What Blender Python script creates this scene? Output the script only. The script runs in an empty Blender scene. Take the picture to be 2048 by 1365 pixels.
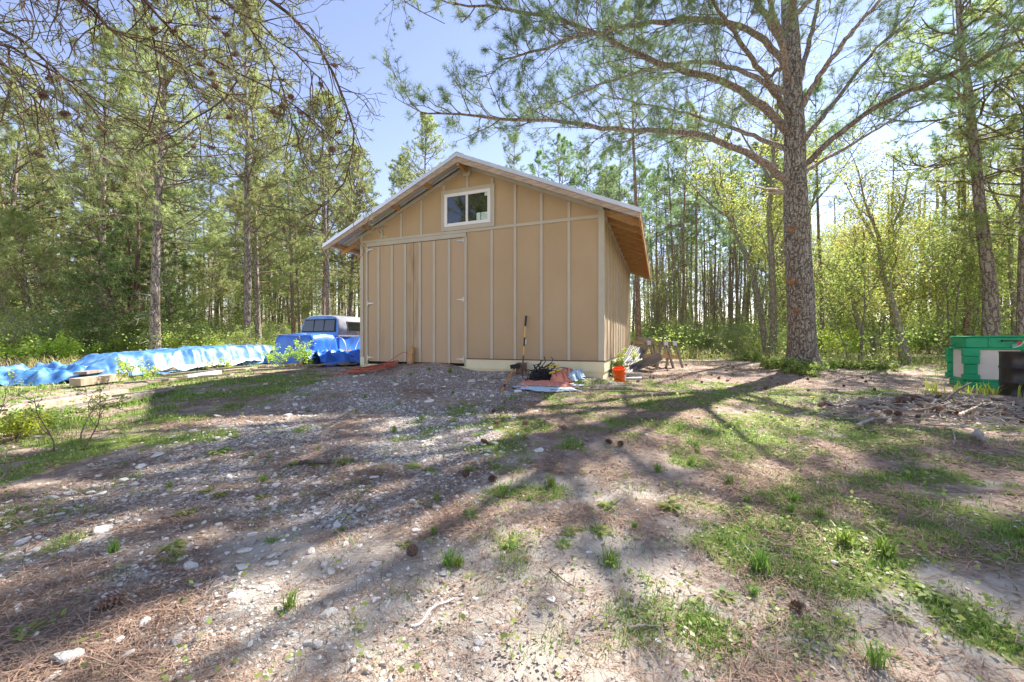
import bpy, math, random
import numpy as np
from mathutils import Vector
R = math.radians
SC = bpy.context.scene
COL = SC.collection
rng = np.random.default_rng(7)
random.seed(7)

# ------------------------------------------------------------------ camera, sky, sun, exposure
CAMZ = 1.2
F = 780.0 / 2048.0
cam = bpy.data.cameras.new('camera'); cam_o = bpy.data.objects.new('camera', cam); COL.objects.link(cam_o)
cam.sensor_width = 36; cam.lens = 36 * F; cam.clip_start = 0.05; cam.clip_end = 2000; cam.shift_y = -0.0012
cam_o.location = (0, 0, CAMZ); cam_o.rotation_euler = (R(90), 0, 0)
SC.camera = cam_o
SUN_AZ, SUN_EL = R(46), R(46)          # azimuth from +Y towards +X
world = bpy.data.worlds.new('World'); SC.world = world; world.use_nodes = True
wn = world.node_tree.nodes; wl = world.node_tree.links
sky = wn.new('ShaderNodeTexSky'); sky.sky_type = 'NISHITA'; sky.sun_disc = False
sky.sun_elevation = SUN_EL; sky.sun_rotation = SUN_AZ
sky.air_density = 1.0; sky.dust_density = 0.0; sky.ozone_density = 4.5
tint = wn.new('ShaderNodeMix'); tint.data_type = 'RGBA'; tint.blend_type = 'MULTIPLY'; tint.inputs['Factor'].default_value = 1
tint.inputs['B'].default_value = (1.1, 0.79, 0.71, 1); wl.new(sky.outputs[0], tint.inputs['A'])
wl.new(tint.outputs['Result'], wn['Background'].inputs[0]); wn['Background'].inputs[1].default_value = 0.076
sl = bpy.data.lights.new('sun', 'SUN'); sl.energy = 2.65; sl.angle = R(0.55); sl.color = (1.0, 0.93, 0.84)
so = bpy.data.objects.new('sun', sl); COL.objects.link(so)
sd = Vector((math.sin(SUN_AZ) * math.cos(SUN_EL), math.cos(SUN_AZ) * math.cos(SUN_EL), math.sin(SUN_EL)))
so.rotation_euler = sd.to_track_quat('Z', 'Y').to_euler(); so.location = (20, 15, 30)
SC.view_settings.view_transform = 'Standard'; SC.view_settings.look = 'None'
SC.view_settings.exposure = 2.44; SC.view_settings.gamma = 1.0
SC.cycles.max_bounces = 7; SC.cycles.diffuse_bounces = 4; SC.cycles.glossy_bounces = 3
SC.cycles.transmission_bounces = 4; SC.cycles.transparent_max_bounces = 4

# ------------------------------------------------------------------ tagging
def tag(o, label=None, cat=None, group=None, kind=None):
    if label: o['label'] = label
    if cat: o['category'] = cat
    if group: o['group'] = group
    if kind: o['kind'] = kind
    return o
def empty(name, loc=(0, 0, 0), rz=0, label=None, cat=None, group=None):
    o = bpy.data.objects.new(name, None); COL.objects.link(o)
    o.location = loc; o.rotation_euler = (0, 0, rz); o.empty_display_size = 0.1
    return tag(o, label, cat, group)
def kids(o): return [c for c in bpy.data.objects if c.parent == o]
def copy_tree(o, ch, loc, rz, sc=1.0, label=None, group=None, tilt=(0, 0)):
    """copy of a thing and of its parts; ch = list of its parts"""
    r = o.copy(); COL.objects.link(r); r.location = loc; r.rotation_euler = (tilt[0], tilt[1], rz); r.scale = (sc, sc, sc)
    if label: r['label'] = label
    if group: r['group'] = group
    for c in ch:
        d = c.copy(); COL.objects.link(d); d.parent = r
    return r

# ------------------------------------------------------------------ materials
MATS = {}
def mat(name, base, rough=0.8, metal=0.0, var=None, nscale=6.0, stretch=(1, 1, 1), bump=0.0, bscale=None, spec=0.3,
        objvar=0.0, island=0.0, detail=6, coord='Object', contrast=(0.35, 0.65)):
    if name in MATS: return MATS[name]
    m = bpy.data.materials.new(name); m.use_nodes = True; n = m.node_tree.nodes; l = m.node_tree.links
    b = n['Principled BSDF']; b.inputs['Roughness'].default_value = rough; b.inputs['Metallic'].default_value = metal
    b.inputs['Specular IOR Level'].default_value = spec
    tc = n.new('ShaderNodeTexCoord'); mp = n.new('ShaderNodeMapping'); mp.inputs['Scale'].default_value = stretch
    l.new(tc.outputs[coord], mp.inputs[0])
    col = None
    if var is not None:
        nz = n.new('ShaderNodeTexNoise'); nz.inputs['Scale'].default_value = nscale; nz.inputs['Detail'].default_value = detail
        l.new(mp.outputs[0], nz.inputs['Vector'])
        cr = n.new('ShaderNodeValToRGB'); e = cr.color_ramp.elements
        e[0].position = contrast[0]; e[1].position = contrast[1]
        e[0].color = (*base, 1); e[1].color = (*var, 1)
        l.new(nz.outputs['Fac'], cr.inputs[0]); col = cr.outputs[0]
    hv = None
    if objvar or island:
        hv = n.new('ShaderNodeHueSaturation')
        if col: l.new(col, hv.inputs['Color'])
        else: hv.inputs['Color'].default_value = (*base, 1)
        if island:
            g = n.new('ShaderNodeNewGeometry'); src = g.outputs['Random Per Island']; amt = island
        else:
            g = n.new('ShaderNodeObjectInfo'); src = g.outputs['Random']; amt = objvar
        mr = n.new('ShaderNodeMapRange'); mr.inputs['To Min'].default_value = 1 - amt; mr.inputs['To Max'].default_value = 1 + amt
        l.new(src, mr.inputs[0]); l.new(mr.outputs[0], hv.inputs['Value']); col = hv.outputs[0]
    if col: l.new(col, b.inputs['Base Color'])
    else: b.inputs['Base Color'].default_value = (*base, 1)
    if bump:
        nb = n.new('ShaderNodeTexNoise'); nb.inputs['Scale'].default_value = bscale or nscale * 2; nb.inputs['Detail'].default_value = 8
        l.new(mp.outputs[0], nb.inputs['Vector'])
        bp = n.new('ShaderNodeBump'); bp.inputs['Strength'].default_value = bump; bp.inputs['Distance'].default_value = 0.02
        l.new(nb.outputs['Fac'], bp.inputs['Height']); l.new(bp.outputs[0], b.inputs['Normal'])
    MATS[name] = m; return m

def leafmat(name, c1, c2, trans=0.45, c3=None, objv=0.18):
    if name in MATS: return MATS[name]
    m = bpy.data.materials.new(name); m.use_nodes = True; n = m.node_tree.nodes; l = m.node_tree.links
    n.remove(n['Principled BSDF']); out = n['Material Output']
    g = n.new('ShaderNodeNewGeometry'); cr = n.new('ShaderNodeValToRGB'); e = cr.color_ramp.elements
    e[0].color = (*c1, 1); e[1].color = (*c2, 1)
    if c3: x = cr.color_ramp.elements.new(0.9); x.color = (*c2, 1); cr.color_ramp.elements[-1].color = (*c3, 1)
    l.new(g.outputs['Random Per Island'], cr.inputs[0])
    oi = n.new('ShaderNodeObjectInfo'); mr = n.new('ShaderNodeMapRange')
    mr.inputs['To Min'].default_value = 1 - objv; mr.inputs['To Max'].default_value = 1 + objv
    l.new(oi.outputs['Random'], mr.inputs[0])
    hv = n.new('ShaderNodeHueSaturation'); l.new(cr.outputs[0], hv.inputs['Color']); l.new(mr.outputs[0], hv.inputs['Value'])
    mh = n.new('ShaderNodeMapRange'); mh.inputs['To Min'].default_value = 0.482; mh.inputs['To Max'].default_value = 0.518
    l.new(oi.outputs['Random'], mh.inputs[0]); l.new(mh.outputs[0], hv.inputs['Hue'])
    d = n.new('ShaderNodeBsdfDiffuse'); t = n.new('ShaderNodeBsdfTranslucent'); mx = n.new('ShaderNodeMixShader')
    gl = n.new('ShaderNodeBsdfGlossy'); gl.inputs['Roughness'].default_value = 0.45; mx2 = n.new('ShaderNodeMixShader')
    mx2.inputs[0].default_value = 0.035
    l.new(hv.outputs[0], d.inputs[0]); l.new(hv.outputs[0], t.inputs[0]); mx.inputs[0].default_value = trans
    l.new(d.outputs[0], mx.inputs[1]); l.new(t.outputs[0], mx.inputs[2])
    l.new(mx.outputs[0], mx2.inputs[1]); l.new(gl.outputs[0], mx2.inputs[2]); l.new(mx2.outputs[0], out.inputs[0])
    MATS[name] = m; return m

def barkmat(name, c1, c2, c3, scale=9.0, bump=0.8):
    m = bpy.data.materials.new(name); m.use_nodes = True; n = m.node_tree.nodes; l = m.node_tree.links
    b = n['Principled BSDF']; b.inputs['Roughness'].default_value = 0.95; b.inputs['Specular IOR Level'].default_value = 0.15
    tc = n.new('ShaderNodeTexCoord'); mp = n.new('ShaderNodeMapping'); mp.inputs['Scale'].default_value = (1, 1, 0.3)
    l.new(tc.outputs['Object'], mp.inputs[0])
    wz = n.new('ShaderNodeTexNoise'); wz.inputs['Scale'].default_value = 5; l.new(mp.outputs[0], wz.inputs['Vector'])
    ad = n.new('ShaderNodeVectorMath'); ad.operation = 'MULTIPLY_ADD'; ad.inputs[1].default_value = (.18, .18, .18)
    l.new(wz.outputs['Color'], ad.inputs[0]); l.new(mp.outputs[0], ad.inputs[2])
    vo = n.new('ShaderNodeTexVoronoi'); vo.feature = 'DISTANCE_TO_EDGE'; vo.inputs['Scale'].default_value = scale
    l.new(ad.outputs[0], vo.inputs['Vector'])
    cr = n.new('ShaderNodeValToRGB'); e = cr.color_ramp.elements
    e[0].position = 0.0; e[0].color = (*c1, 1); e[1].position = 0.22; e[1].color = (*c2, 1)
    l.new(vo.outputs['Distance'], cr.inputs[0])
    nz = n.new('ShaderNodeTexNoise'); nz.inputs['Scale'].default_value = 22; nz.inputs['Detail'].default_value = 6
    l.new(tc.outputs['Object'], nz.inputs['Vector'])
    c2r = n.new('ShaderNodeValToRGB'); e = c2r.color_ramp.elements; e[0].position = 0.52; e[0].color = (0, 0, 0, 1); e[1].position = 0.66; e[1].color = (1, 1, 1, 1)
    l.new(nz.outputs['Fac'], c2r.inputs[0])
    mx = n.new('ShaderNodeMix'); mx.data_type = 'RGBA'; l.new(c2r.outputs[0], mx.inputs['Factor'])
    l.new(cr.outputs[0], mx.inputs['A']); mx.inputs['B'].default_value = (*c3, 1)
    oi = n.new('ShaderNodeObjectInfo'); mr = n.new('ShaderNodeMapRange'); mr.inputs['To Min'].default_value = .8; mr.inputs['To Max'].default_value = 1.2
    l.new(oi.outputs['Random'], mr.inputs[0]); hv = n.new('ShaderNodeHueSaturation'); l.new(mx.outputs['Result'], hv.inputs['Color']); l.new(mr.outputs[0], hv.inputs['Value'])
    l.new(hv.outputs[0], b.inputs['Base Color'])
    mn = n.new('ShaderNodeMath'); mn.operation = 'MINIMUM'; mn.inputs[1].default_value = 0.2; l.new(vo.outputs['Distance'], mn.inputs[0])
    bp = n.new('ShaderNodeBump'); bp.inputs['Strength'].default_value = bump; bp.inputs['Distance'].default_value = 0.12
    l.new(mn.outputs[0], bp.inputs['Height']); l.new(bp.outputs[0], b.inputs['Normal'])
    MATS[name] = m; return m

BARK = barkmat('pine_bark', (0.11, 0.08, 0.065), (0.36, 0.29, 0.24), (0.48, 0.46, 0.42), 9)
BARKBIG = barkmat('old_pine_bark', (0.1, 0.08, 0.062), (0.36, 0.3, 0.25), (0.52, 0.53, 0.46), 13)
BARKRED = barkmat('young_pine_bark', (0.13, 0.09, 0.065), (0.38, 0.27, 0.2), (0.45, 0.38, 0.32), 12)
BARKGREY = barkmat('hardwood_bark', (0.15, 0.13, 0.1), (0.36, 0.33, 0.27), (0.2, 0.22, 0.1), 14, 0.35)
BARKLIMB = barkmat('limb_bark', (.12, .09, .075), (.34, .27, .225), (.42, .38, .33), 16, .5)
TWIG = mat('twig_wood', (0.13, 0.09, 0.065), 0.9, var=(0.25, 0.19, 0.15), nscale=8, bump=.3)
TWIGGREY = mat('dead_twig_wood', (0.26, 0.235, 0.2), 0.9, var=(0.4, 0.37, 0.33), nscale=5, bump=.3)
NEEDLE = leafmat('pine_needles', (0.28, 0.37, 0.13), (0.5, 0.55, 0.22), 0.6, (0.62, 0.56, 0.26))
NEEDLEBIG = leafmat('long_pine_needles', (0.14, 0.24, 0.1), (0.28, 0.38, 0.17), 0.5)
NEEDLEBLUE = leafmat('blue_pine_needles', (0.22, 0.33, 0.14), (0.36, 0.47, 0.22), 0.55)
CEDAR = leafmat('cedar_foliage', (0.16, 0.24, 0.08), (0.32, 0.41, 0.15), 0.55)
LEAF = leafmat('spring_leaves', (0.38, 0.46, 0.09), (0.6, 0.63, 0.18), 0.55, (0.66, 0.5, 0.28))
LEAFG = leafmat('green_leaves', (0.22, 0.36, 0.08), (0.46, 0.52, 0.15), 0.55)
LEAFY = leafmat('lime_leaves', (0.4, 0.56, 0.05), (0.62, 0.72, 0.12), 0.6)
GRASSM = leafmat('grass_blades', (0.12, 0.24, 0.035), (0.3, 0.44, 0.08), 0.45, (0.5, 0.45, 0.22))

# ------------------------------------------------------------------ numpy meshes
def np_mesh(name, V, faces, mats=None, fm=None, smooth=False):
    """faces: list of (n,k) int arrays"""
    me = bpy.data.meshes.new(name)
    V = np.asarray(V, np.float32).reshape(-1, 3)
    faces = [np.asarray(f, np.int32) for f in faces if len(f)]
    me.vertices.add(len(V)); me.vertices.foreach_set('co', V.ravel())
    li = np.concatenate([f.ravel() for f in faces]); tot = np.concatenate([np.full(len(f), f.shape[1], np.int32) for f in faces])
    st = np.concatenate([[0], np.cumsum(tot)[:-1]]).astype(np.int32)
    me.loops.add(len(li)); me.loops.foreach_set('vertex_index', li)
    me.polygons.add(len(tot)); me.polygons.foreach_set('loop_start', st); me.polygons.foreach_set('loop_total', tot)
    me.polygons.foreach_set('use_smooth', np.full(len(tot), bool(smooth)))
    for m in (mats or []): me.materials.append(m)
    if fm is not None: me.polygons.foreach_set('material_index', np.asarray(fm, np.int32))
    me.update(calc_edges=True); return me
def link(name, me, parent=None):
    o = bpy.data.objects.new(name, me); COL.objects.link(o)
    if parent: o.parent = parent
    return o

class Acc:
    """accumulates verts and faces with material index"""
    def __init__(s): s.V = []; s.Fq = []; s.mq = []; s.n = 0; s.Ft = []; s.mt = []; s.sm = []
    def add(s, V, Q=None, T=None, m=0):
        V = np.asarray(V, float).reshape(-1, 3)
        if Q is not None and len(Q): s.Fq.append(np.asarray(Q) + s.n); s.mq.append(np.full(len(Q), m))
        if T is not None and len(T): s.Ft.append(np.asarray(T) + s.n); s.mt.append(np.full(len(T), m))
        s.V.append(V); s.n += len(V)
    def mesh(s, name, mats, smooth=False):
        fs = []; fm = []
        if s.Fq: fs.append(np.concatenate(s.Fq)); fm.append(np.concatenate(s.mq))
        if s.Ft: fs.append(np.concatenate(s.Ft)); fm.append(np.concatenate(s.mt))
        return np_mesh(name, np.concatenate(s.V), fs, mats, np.concatenate(fm), smooth)
    def obj(s, name, mats, parent=None, smooth=False):
        if not isinstance(mats, (list, tuple)): mats = [mats]
        return link(name, s.mesh(name, mats, smooth), parent)
    # --- shapes
    def box(s, x0, x1, y0, y1, z0, z1, m=0):
        V = [(x, y, z) for z in (z0, z1) for y in (y0, y1) for x in (x0, x1)]
        s.add(V, [(0, 2, 3, 1), (4, 5, 7, 6), (0, 1, 5, 4), (2, 6, 7, 3), (0, 4, 6, 2), (1, 3, 7, 5)], m=m)
    def prism(s, poly, ext, m=0):
        """poly: list of 3D points (convex), extruded by ext"""
        P = np.array(poly, float); n = len(P); V = np.concatenate([P, P + np.array(ext)])
        i = np.arange(n); j = (i + 1) % n
        s.add(V, np.stack([i, j, j + n, i + n], 1), m=m)
        T = [(0, k + 1, k) for k in range(1, n - 1)] + [(n, n + k, n + k + 1) for k in range(1, n - 1)]
        s.add(V, T=T, m=m)
    def beam(s, a, b, w, h, up=(0, 0, 1), m=0, roll=0):
        a = np.array(a, float); b = np.array(b, float); d = b - a; d /= np.linalg.norm(d)
        u = np.array(up, float); x = np.cross(d, u); x /= np.linalg.norm(x); u = np.cross(x, d)
        if roll: x, u = x * math.cos(roll) + u * math.sin(roll), -x * math.sin(roll) + u * math.cos(roll)
        P = [a - x * w / 2 - u * h / 2, a + x * w / 2 - u * h / 2, a + x * w / 2 + u * h / 2, a - x * w / 2 + u * h / 2]
        s.prism(P, b - a, m)
    def tube(s, P, r, S=8, m=0, caps=True, closed=False):
        P = np.array(P, float); K = len(P); r = np.broadcast_to(np.array(r, float), (K,))
        T = np.gradient(P, axis=0) if not closed else np.roll(P, -1, 0) - np.roll(P, 1, 0)
        T /= np.linalg.norm(T, axis=1)[:, None] + 1e-9
        ref = np.array([0, 0, 1.0]) if abs(T[0][2]) < 0.9 else np.array([1.0, 0, 0])
        N = np.zeros_like(P); x = np.cross(ref, T[0]); x /= np.linalg.norm(x)
        for k in range(K):
            x = x - T[k] * np.dot(x, T[k]); x /= np.linalg.norm(x); N[k] = x
        B = np.cross(T, N); a = np.linspace(0, 2 * np.pi, S, endpoint=False)
        V = P[:, None] + r[:, None, None] * (N[:, None] * np.cos(a)[None, :, None] + B[:, None] * np.sin(a)[None, :, None])
        V = V.reshape(-1, 3); k = np.arange(K - (0 if closed else 1))[:, None]; i = np.arange(S)[None]; j = (i + 1) % S; kn = (k + 1) % K
        Q = np.stack([k * S + i, k * S + j, kn * S + j, kn * S + i], -1).reshape(-1, 4)
        s.add(V, Q, m=m)
        if caps and not closed:
            n = len(V); V2 = np.concatenate([V[:S], [P[0]], V[-S:], [P[-1]]])
            ii = np.arange(S); jj = (ii + 1) % S
            s.add(V2, T=np.concatenate([np.stack([jj, ii, np.full(S, S)], 1), np.stack([S + 1 + ii, S + 1 + jj, np.full(S, 2 * S + 1)], 1)]), m=m)
    def lathe(s, prof, c=(0, 0, 0), S=24, m=0):
        P = np.array(prof, float); K = len(P); a = np.linspace(0, 2 * np.pi, S, endpoint=False)
        V = np.stack([P[:, 0][:, None] * np.cos(a), P[:, 0][:, None] * np.sin(a), np.repeat(P[:, 1][:, None], S, 1)], -1).reshape(-1, 3) + np.array(c)
        k = np.arange(K - 1)[:, None]; i = np.arange(S)[None]; j = (i + 1) % S
        s.add(V, np.stack([k * S + i, k * S + j, (k + 1) * S + j, (k + 1) * S + i], -1).reshape(-1, 4), m=m)
    def twigs(s, PL, RL, S=3, m=0):
        """many polylines of equal length: PL (N,K,3), RL (N,K)"""
        P = np.array(PL, float); r = np.array(RL, float)
        if len(P) == 0: return
        N, K, _ = P.shape; T = np.gradient(P, axis=1); T /= np.linalg.norm(T, axis=2)[..., None] + 1e-9
        ref = np.where(np.abs(T[:, :1, 2:3]) < 0.8, np.array([[[0, 0, 1.0]]]), np.array([[[1.0, 0.3, 0]]]))
        A = np.cross(T, np.broadcast_to(ref, T.shape)); A /= np.linalg.norm(A, axis=2)[..., None] + 1e-9; B = np.cross(T, A)
        a = np.linspace(0, 2 * np.pi, S, endpoint=False)
        V = P[:, :, None] + r[:, :, None, None] * (A[:, :, None] * np.cos(a)[:, None] + B[:, :, None] * np.sin(a)[:, None])
        nn = np.arange(N)[:, None, None] * K * S; k = np.arange(K - 1)[None, :, None]; i = np.arange(S)[None, None]; j = (i + 1) % S
        Q = np.stack([nn + k * S + i, nn + k * S + j, nn + (k + 1) * S + j, nn + (k + 1) * S + i], -1).reshape(-1, 4)
        s.add(V.reshape(-1, 3), Q, m=m)
    def needles(s, C, D, n, L, w, spread, g, m=1):
        """tufts of triangular needles; C centres (N,3), D directions (N,3)"""
        C = np.repeat(np.array(C, float), n, 0); D = np.repeat(np.array(D, float), n, 0); M = len(C)
        if M == 0: return
        d = D + g.normal(0, spread, (M, 3)); d /= np.linalg.norm(d, axis=1)[:, None]
        Lr = L * g.uniform(0.65, 1.1, M)[:, None]; p = np.cross(d, g.normal(0, 1, (M, 3))); p /= np.linalg.norm(p, axis=1)[:, None]
        off = d * L * 0.05
        V = np.stack([C + off - p * w / 2, C + off + p * w / 2, C + d * Lr], 1).reshape(-1, 3)
        s.add(V, T=np.arange(3 * M).reshape(-1, 3), m=m)
    def leaves(s, C, size, g, m=1, flat=0.0, jit=0.0, n=1):
        if np.ndim(size): size = np.repeat(size, n)
        C = np.repeat(np.array(C, float), n, 0); M = len(C)
        if M == 0: return
        C = C + g.normal(0, jit, (M, 3)) if jit else C
        a = g.normal(0, 1, (M, 3)); a[:, 2] *= (1 - flat); a /= np.linalg.norm(a, axis=1)[:, None]
        b = np.cross(a, g.normal(0, 1, (M, 3)) * (1, 1, 1 + 2 * flat)); b /= np.linalg.norm(b, axis=1)[:, None]
        z = (size * g.uniform(0.6, 1.25, M))[:, None]
        V = np.stack([C, C + a * z * .5 + b * z * .36, C + a * z, C + a * z * .5 - b * z * .36], 1).reshape(-1, 3)
        s.add(V, np.arange(4 * M).reshape(-1, 4), m=m)

# ------------------------------------------------------------------ terrain
def hash2(i, j, s):
    n = (i.astype(np.int64) * 374761393 + j.astype(np.int64) * 668265263 + s * 1442695041) & 0x7fffffff
    n = ((n ^ (n >> 13)) * 1274126177) & 0x7fffffff
    return ((n ^ (n >> 16)) & 0xffff) / 65535.0
def vnoise(x, y, s=0):
    x = np.asarray(x, float); y = np.asarray(y, float); i = np.floor(x); j = np.floor(y); u = x - i; v = y - j
    u = u * u * (3 - 2 * u); v = v * v * (3 - 2 * v)
    a = hash2(i, j, s); b = hash2(i + 1, j, s); c = hash2(i, j + 1, s); d = hash2(i + 1, j + 1, s)
    return (a * (1 - u) + b * u) * (1 - v) + (c * (1 - u) + d * u) * v
def fbm(x, y, s=0, o=4):
    t = 0; a = 0.5; n = 0
    for k in range(o):
        t = t + a * vnoise(x * 2 ** k, y * 2 ** k, s + k * 17); n += a; a *= 0.5
    return t / n
YAW = R(-20.8)
D1 = np.array([math.cos(YAW), math.sin(YAW)]); D2 = np.array([-math.sin(YAW), math.cos(YAW)])
SO = np.array([-4.063, 10.473])                       # front left corner of the shed
SW, SL = 6.4, 7.4
def loc2w(u, v): return SO + D1 * u + D2 * v
CP = np.array([(0, 1.5, 0), (-3, 2, 0), (3, 2, 0), (0, 5, .19), (-2, 6.5, .3), (1.9, 7.8, .41), (-3.5, 9.8, .43), (3, 12, .45), (0, 13, .45), (8.1, 11, .43), (10, 8.9, .1), (9.5, 7.2, .03), (6, 5.5, .07),
               (-7, 5.4, .06), (-12, 9.5, .12), (-10, 15, .33), (-6, 15, .38), (0, 25, .6), (14, 18, .5), (20, 25, .55), (-25, 25, .45), (0, 45, .7),
               (40, 50, .6), (-40, 50, .6), (5, 5, .16), (-12, 3, 0), (12, 3, 0), (0, -4, 0), (-8, -4, 0), (8, -4, 0)])
def gz(x, y, mound=True):
    x = np.asarray(x, float); y = np.asarray(y, float)
    num = 0; den = 0
    d = np.sqrt(x * x + y * y); sg = (1.3 + 0.13 * d) ** 2
    for cx, cy_, cz in CP:
        w = np.exp(-((x - cx) ** 2 + (y - cy_) ** 2) / (2 * sg)) + 1e-6 / (1 + (x - cx) ** 2 + (y - cy_) ** 2)
        num = num + w * cz; den = den + w
    z = num / den
    near = np.clip(1.6 - d / 30, 0.3, 1)
    z = z + (fbm(x * .9, y * .9, 3) - .5) * 0.07 * near + (fbm(x * 5, y * 5, 9, 3) - .5) * 0.02 * near + (fbm(x * .06, y * .06, 5) - .5) * np.clip(d - 30, 0, 60) * .05
    if mound:
        u = (x - SO[0]) * D1[0] + (y - SO[1]) * D1[1]; v = (x - SO[0]) * D2[0] + (y - SO[1]) * D2[1]
        z = z + 0.19 * np.exp(-((u - 1.9) / 1.2) ** 4 - ((v + .1) / .95) ** 2) + 0.13 * np.exp(-((u - 6.2) / .9) ** 2 - ((v + .75) / .4) ** 2)
        z = z + 0.1 * np.exp(-((u - 4) / 2.4) ** 4 - (v / .35) ** 2)
        z = z + 0.17 * np.exp(-((x - 6.3) / 1.25) ** 2 - ((y - 5.7) / .62) ** 2) * (0.7 + .6 * fbm(x * 3, y * 3, 77))
        z = z + 0.16 * np.exp(-((x - 8.15) ** 2 + (y - 11.1) ** 2) / 1.2)
    return z
def gz1(x, y): return float(gz(np.array([x]), np.array([y]))[0])
def at(px, py, d):                                    # a point at distance d (metres ahead of the camera)
    return np.array([(px - 1024) / 780 * d, d, CAMZ + (680 - py) / 780 * d])
def on(px, py, dz=0.0):                               # where the line of sight meets the ground
    lo = 0.8
    ds = np.geomspace(0.9, 120, 900); x = (px - 1024) / 780 * ds; z = CAMZ + (680 - py) / 780 * ds
    h = gz(x, ds); k = np.argmax(z <= h)
    return np.array([x[k], ds[k], h[k] + dz])

def m_gravel(x, y):
    c = -1.9 - 0.0 * y; hw = 1.25 + 0.12 * y
    u = (x - SO[0]) * D1[0] + (y - SO[1]) * D1[1]; v = (x - SO[0]) * D2[0] + (y - SO[1]) * D2[1]
    e = 1 - np.clip((np.abs(x - c) - hw * 0.75) / (hw * .5), 0, 1)
    e = np.maximum(e, .9 * np.exp(-((x + 1.9) / 1.5) ** 4 - ((y - 2.2) / 1.5) ** 4)) * np.clip((v < 0.1) * 1.0, 0, 1)
    e = e * np.clip((fbm(x * 1.3, y * 1.8, 21, 5) - .34) * 5, 0.22, .9)
    heap = np.exp(-((u - 6.1) / .8) ** 2 - ((v + .65) / .45) ** 2) + np.exp(-((u - 4.6) / 1.6) ** 4 - ((v + .25) / .3) ** 2)
    return np.clip(np.maximum(e, heap * 1.2), 0, 1)
def m_sand(x, y):
    n = fbm(x * 1.1 + 5, y * 1.3, 33, 5)
    a = np.exp(-((x + .15) / 1.1) ** 2 - ((y - 1.75) / .8) ** 2) * 1.1 + np.exp(-((x - 1.6) / 1.6) ** 2 - ((y - 1.3) / 1.3) ** 2) * .55 + .28 * np.exp(-((x - .5) / 3) ** 2 - ((y - 2.5) / 2.) ** 2)
    return np.clip((a + n * 1.6 - 1.2) * 2.6, 0, 1)
def m_grass(x, y):
    n = fbm(x * .9, y * 1.0, 41, 4); n2 = fbm(x * 3.1, y * 3.1, 55, 3)
    r = np.exp(-((x - 4.4) / 4.0) ** 4 - ((y - 5.9) / 2.8) ** 4) * .8
    rb = np.exp(-((x - 3.6) / 2.9) ** 4 - ((y - 3.0) / 2.3) ** 4) * .66
    l = np.exp(-((x + 5.6 + (y - 7) * -.0) / 2.1) ** 4 - ((y - 7.3) / 3.0) ** 4) * .8
    l2 = np.exp(-((x + 4.3) / 2.0) ** 4 - ((y - 3.2) / 1.7) ** 4) * .5
    l3 = np.exp(-((x + 10) / 4.2) ** 4 - ((y - 9) / 6) ** 4) * .72
    far = np.clip((np.hypot(x, y) - 13) / 6, 0, 1) * (.62 + .3 * (fbm(x * .25, y * .25, 91) - .5))
    st = .36 * np.exp(-((x - .8) / 2.4) ** 4 - ((y - 5) / 3) ** 4)
    g = np.maximum.reduce([r, rb, l, l2, l3, far, st])
    return np.clip((g + (n - .5) * .7 + (n2 - .5) * 1.5 - .24) * 1.4, 0, 1) * (g > .05) * (1 - np.exp(-((x - 6.4) / 1.9) ** 4 - ((y - 5.6) / .85) ** 4)) * (1 - .8 * np.exp(-((x + 6.3) / 1.6) ** 4 - ((y - 5.6 - (x + 6.3) * .55) / .3) ** 2))

def axis_pts(lo, hi, a, b, st, gr):
    mid = list(np.arange(a, b + st / 2, st)); s = st; x = mid[-1]; up = []
    while x < hi: s *= gr; x += s; up.append(x)
    s = st; x = a; dn = []
    while x > lo: s *= gr; x -= s; dn.append(x)
    return np.array(dn[::-1] + mid + up)
gx = axis_pts(-450, 450, -7.5, 8, .075, 1.07); gy = axis_pts(-200, 600, .6, 11.5, .065, 1.06)
X, Y = np.meshgrid(gx, gy); Z = gz(X, Y)
nx, ny = len(gx), len(gy)
idx = np.arange(nx * ny).reshape(ny, nx)
Q = np.stack([idx[:-1, :-1], idx[:-1, 1:], idx[1:, 1:], idx[1:, :-1]], -1).reshape(-1, 4)

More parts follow.
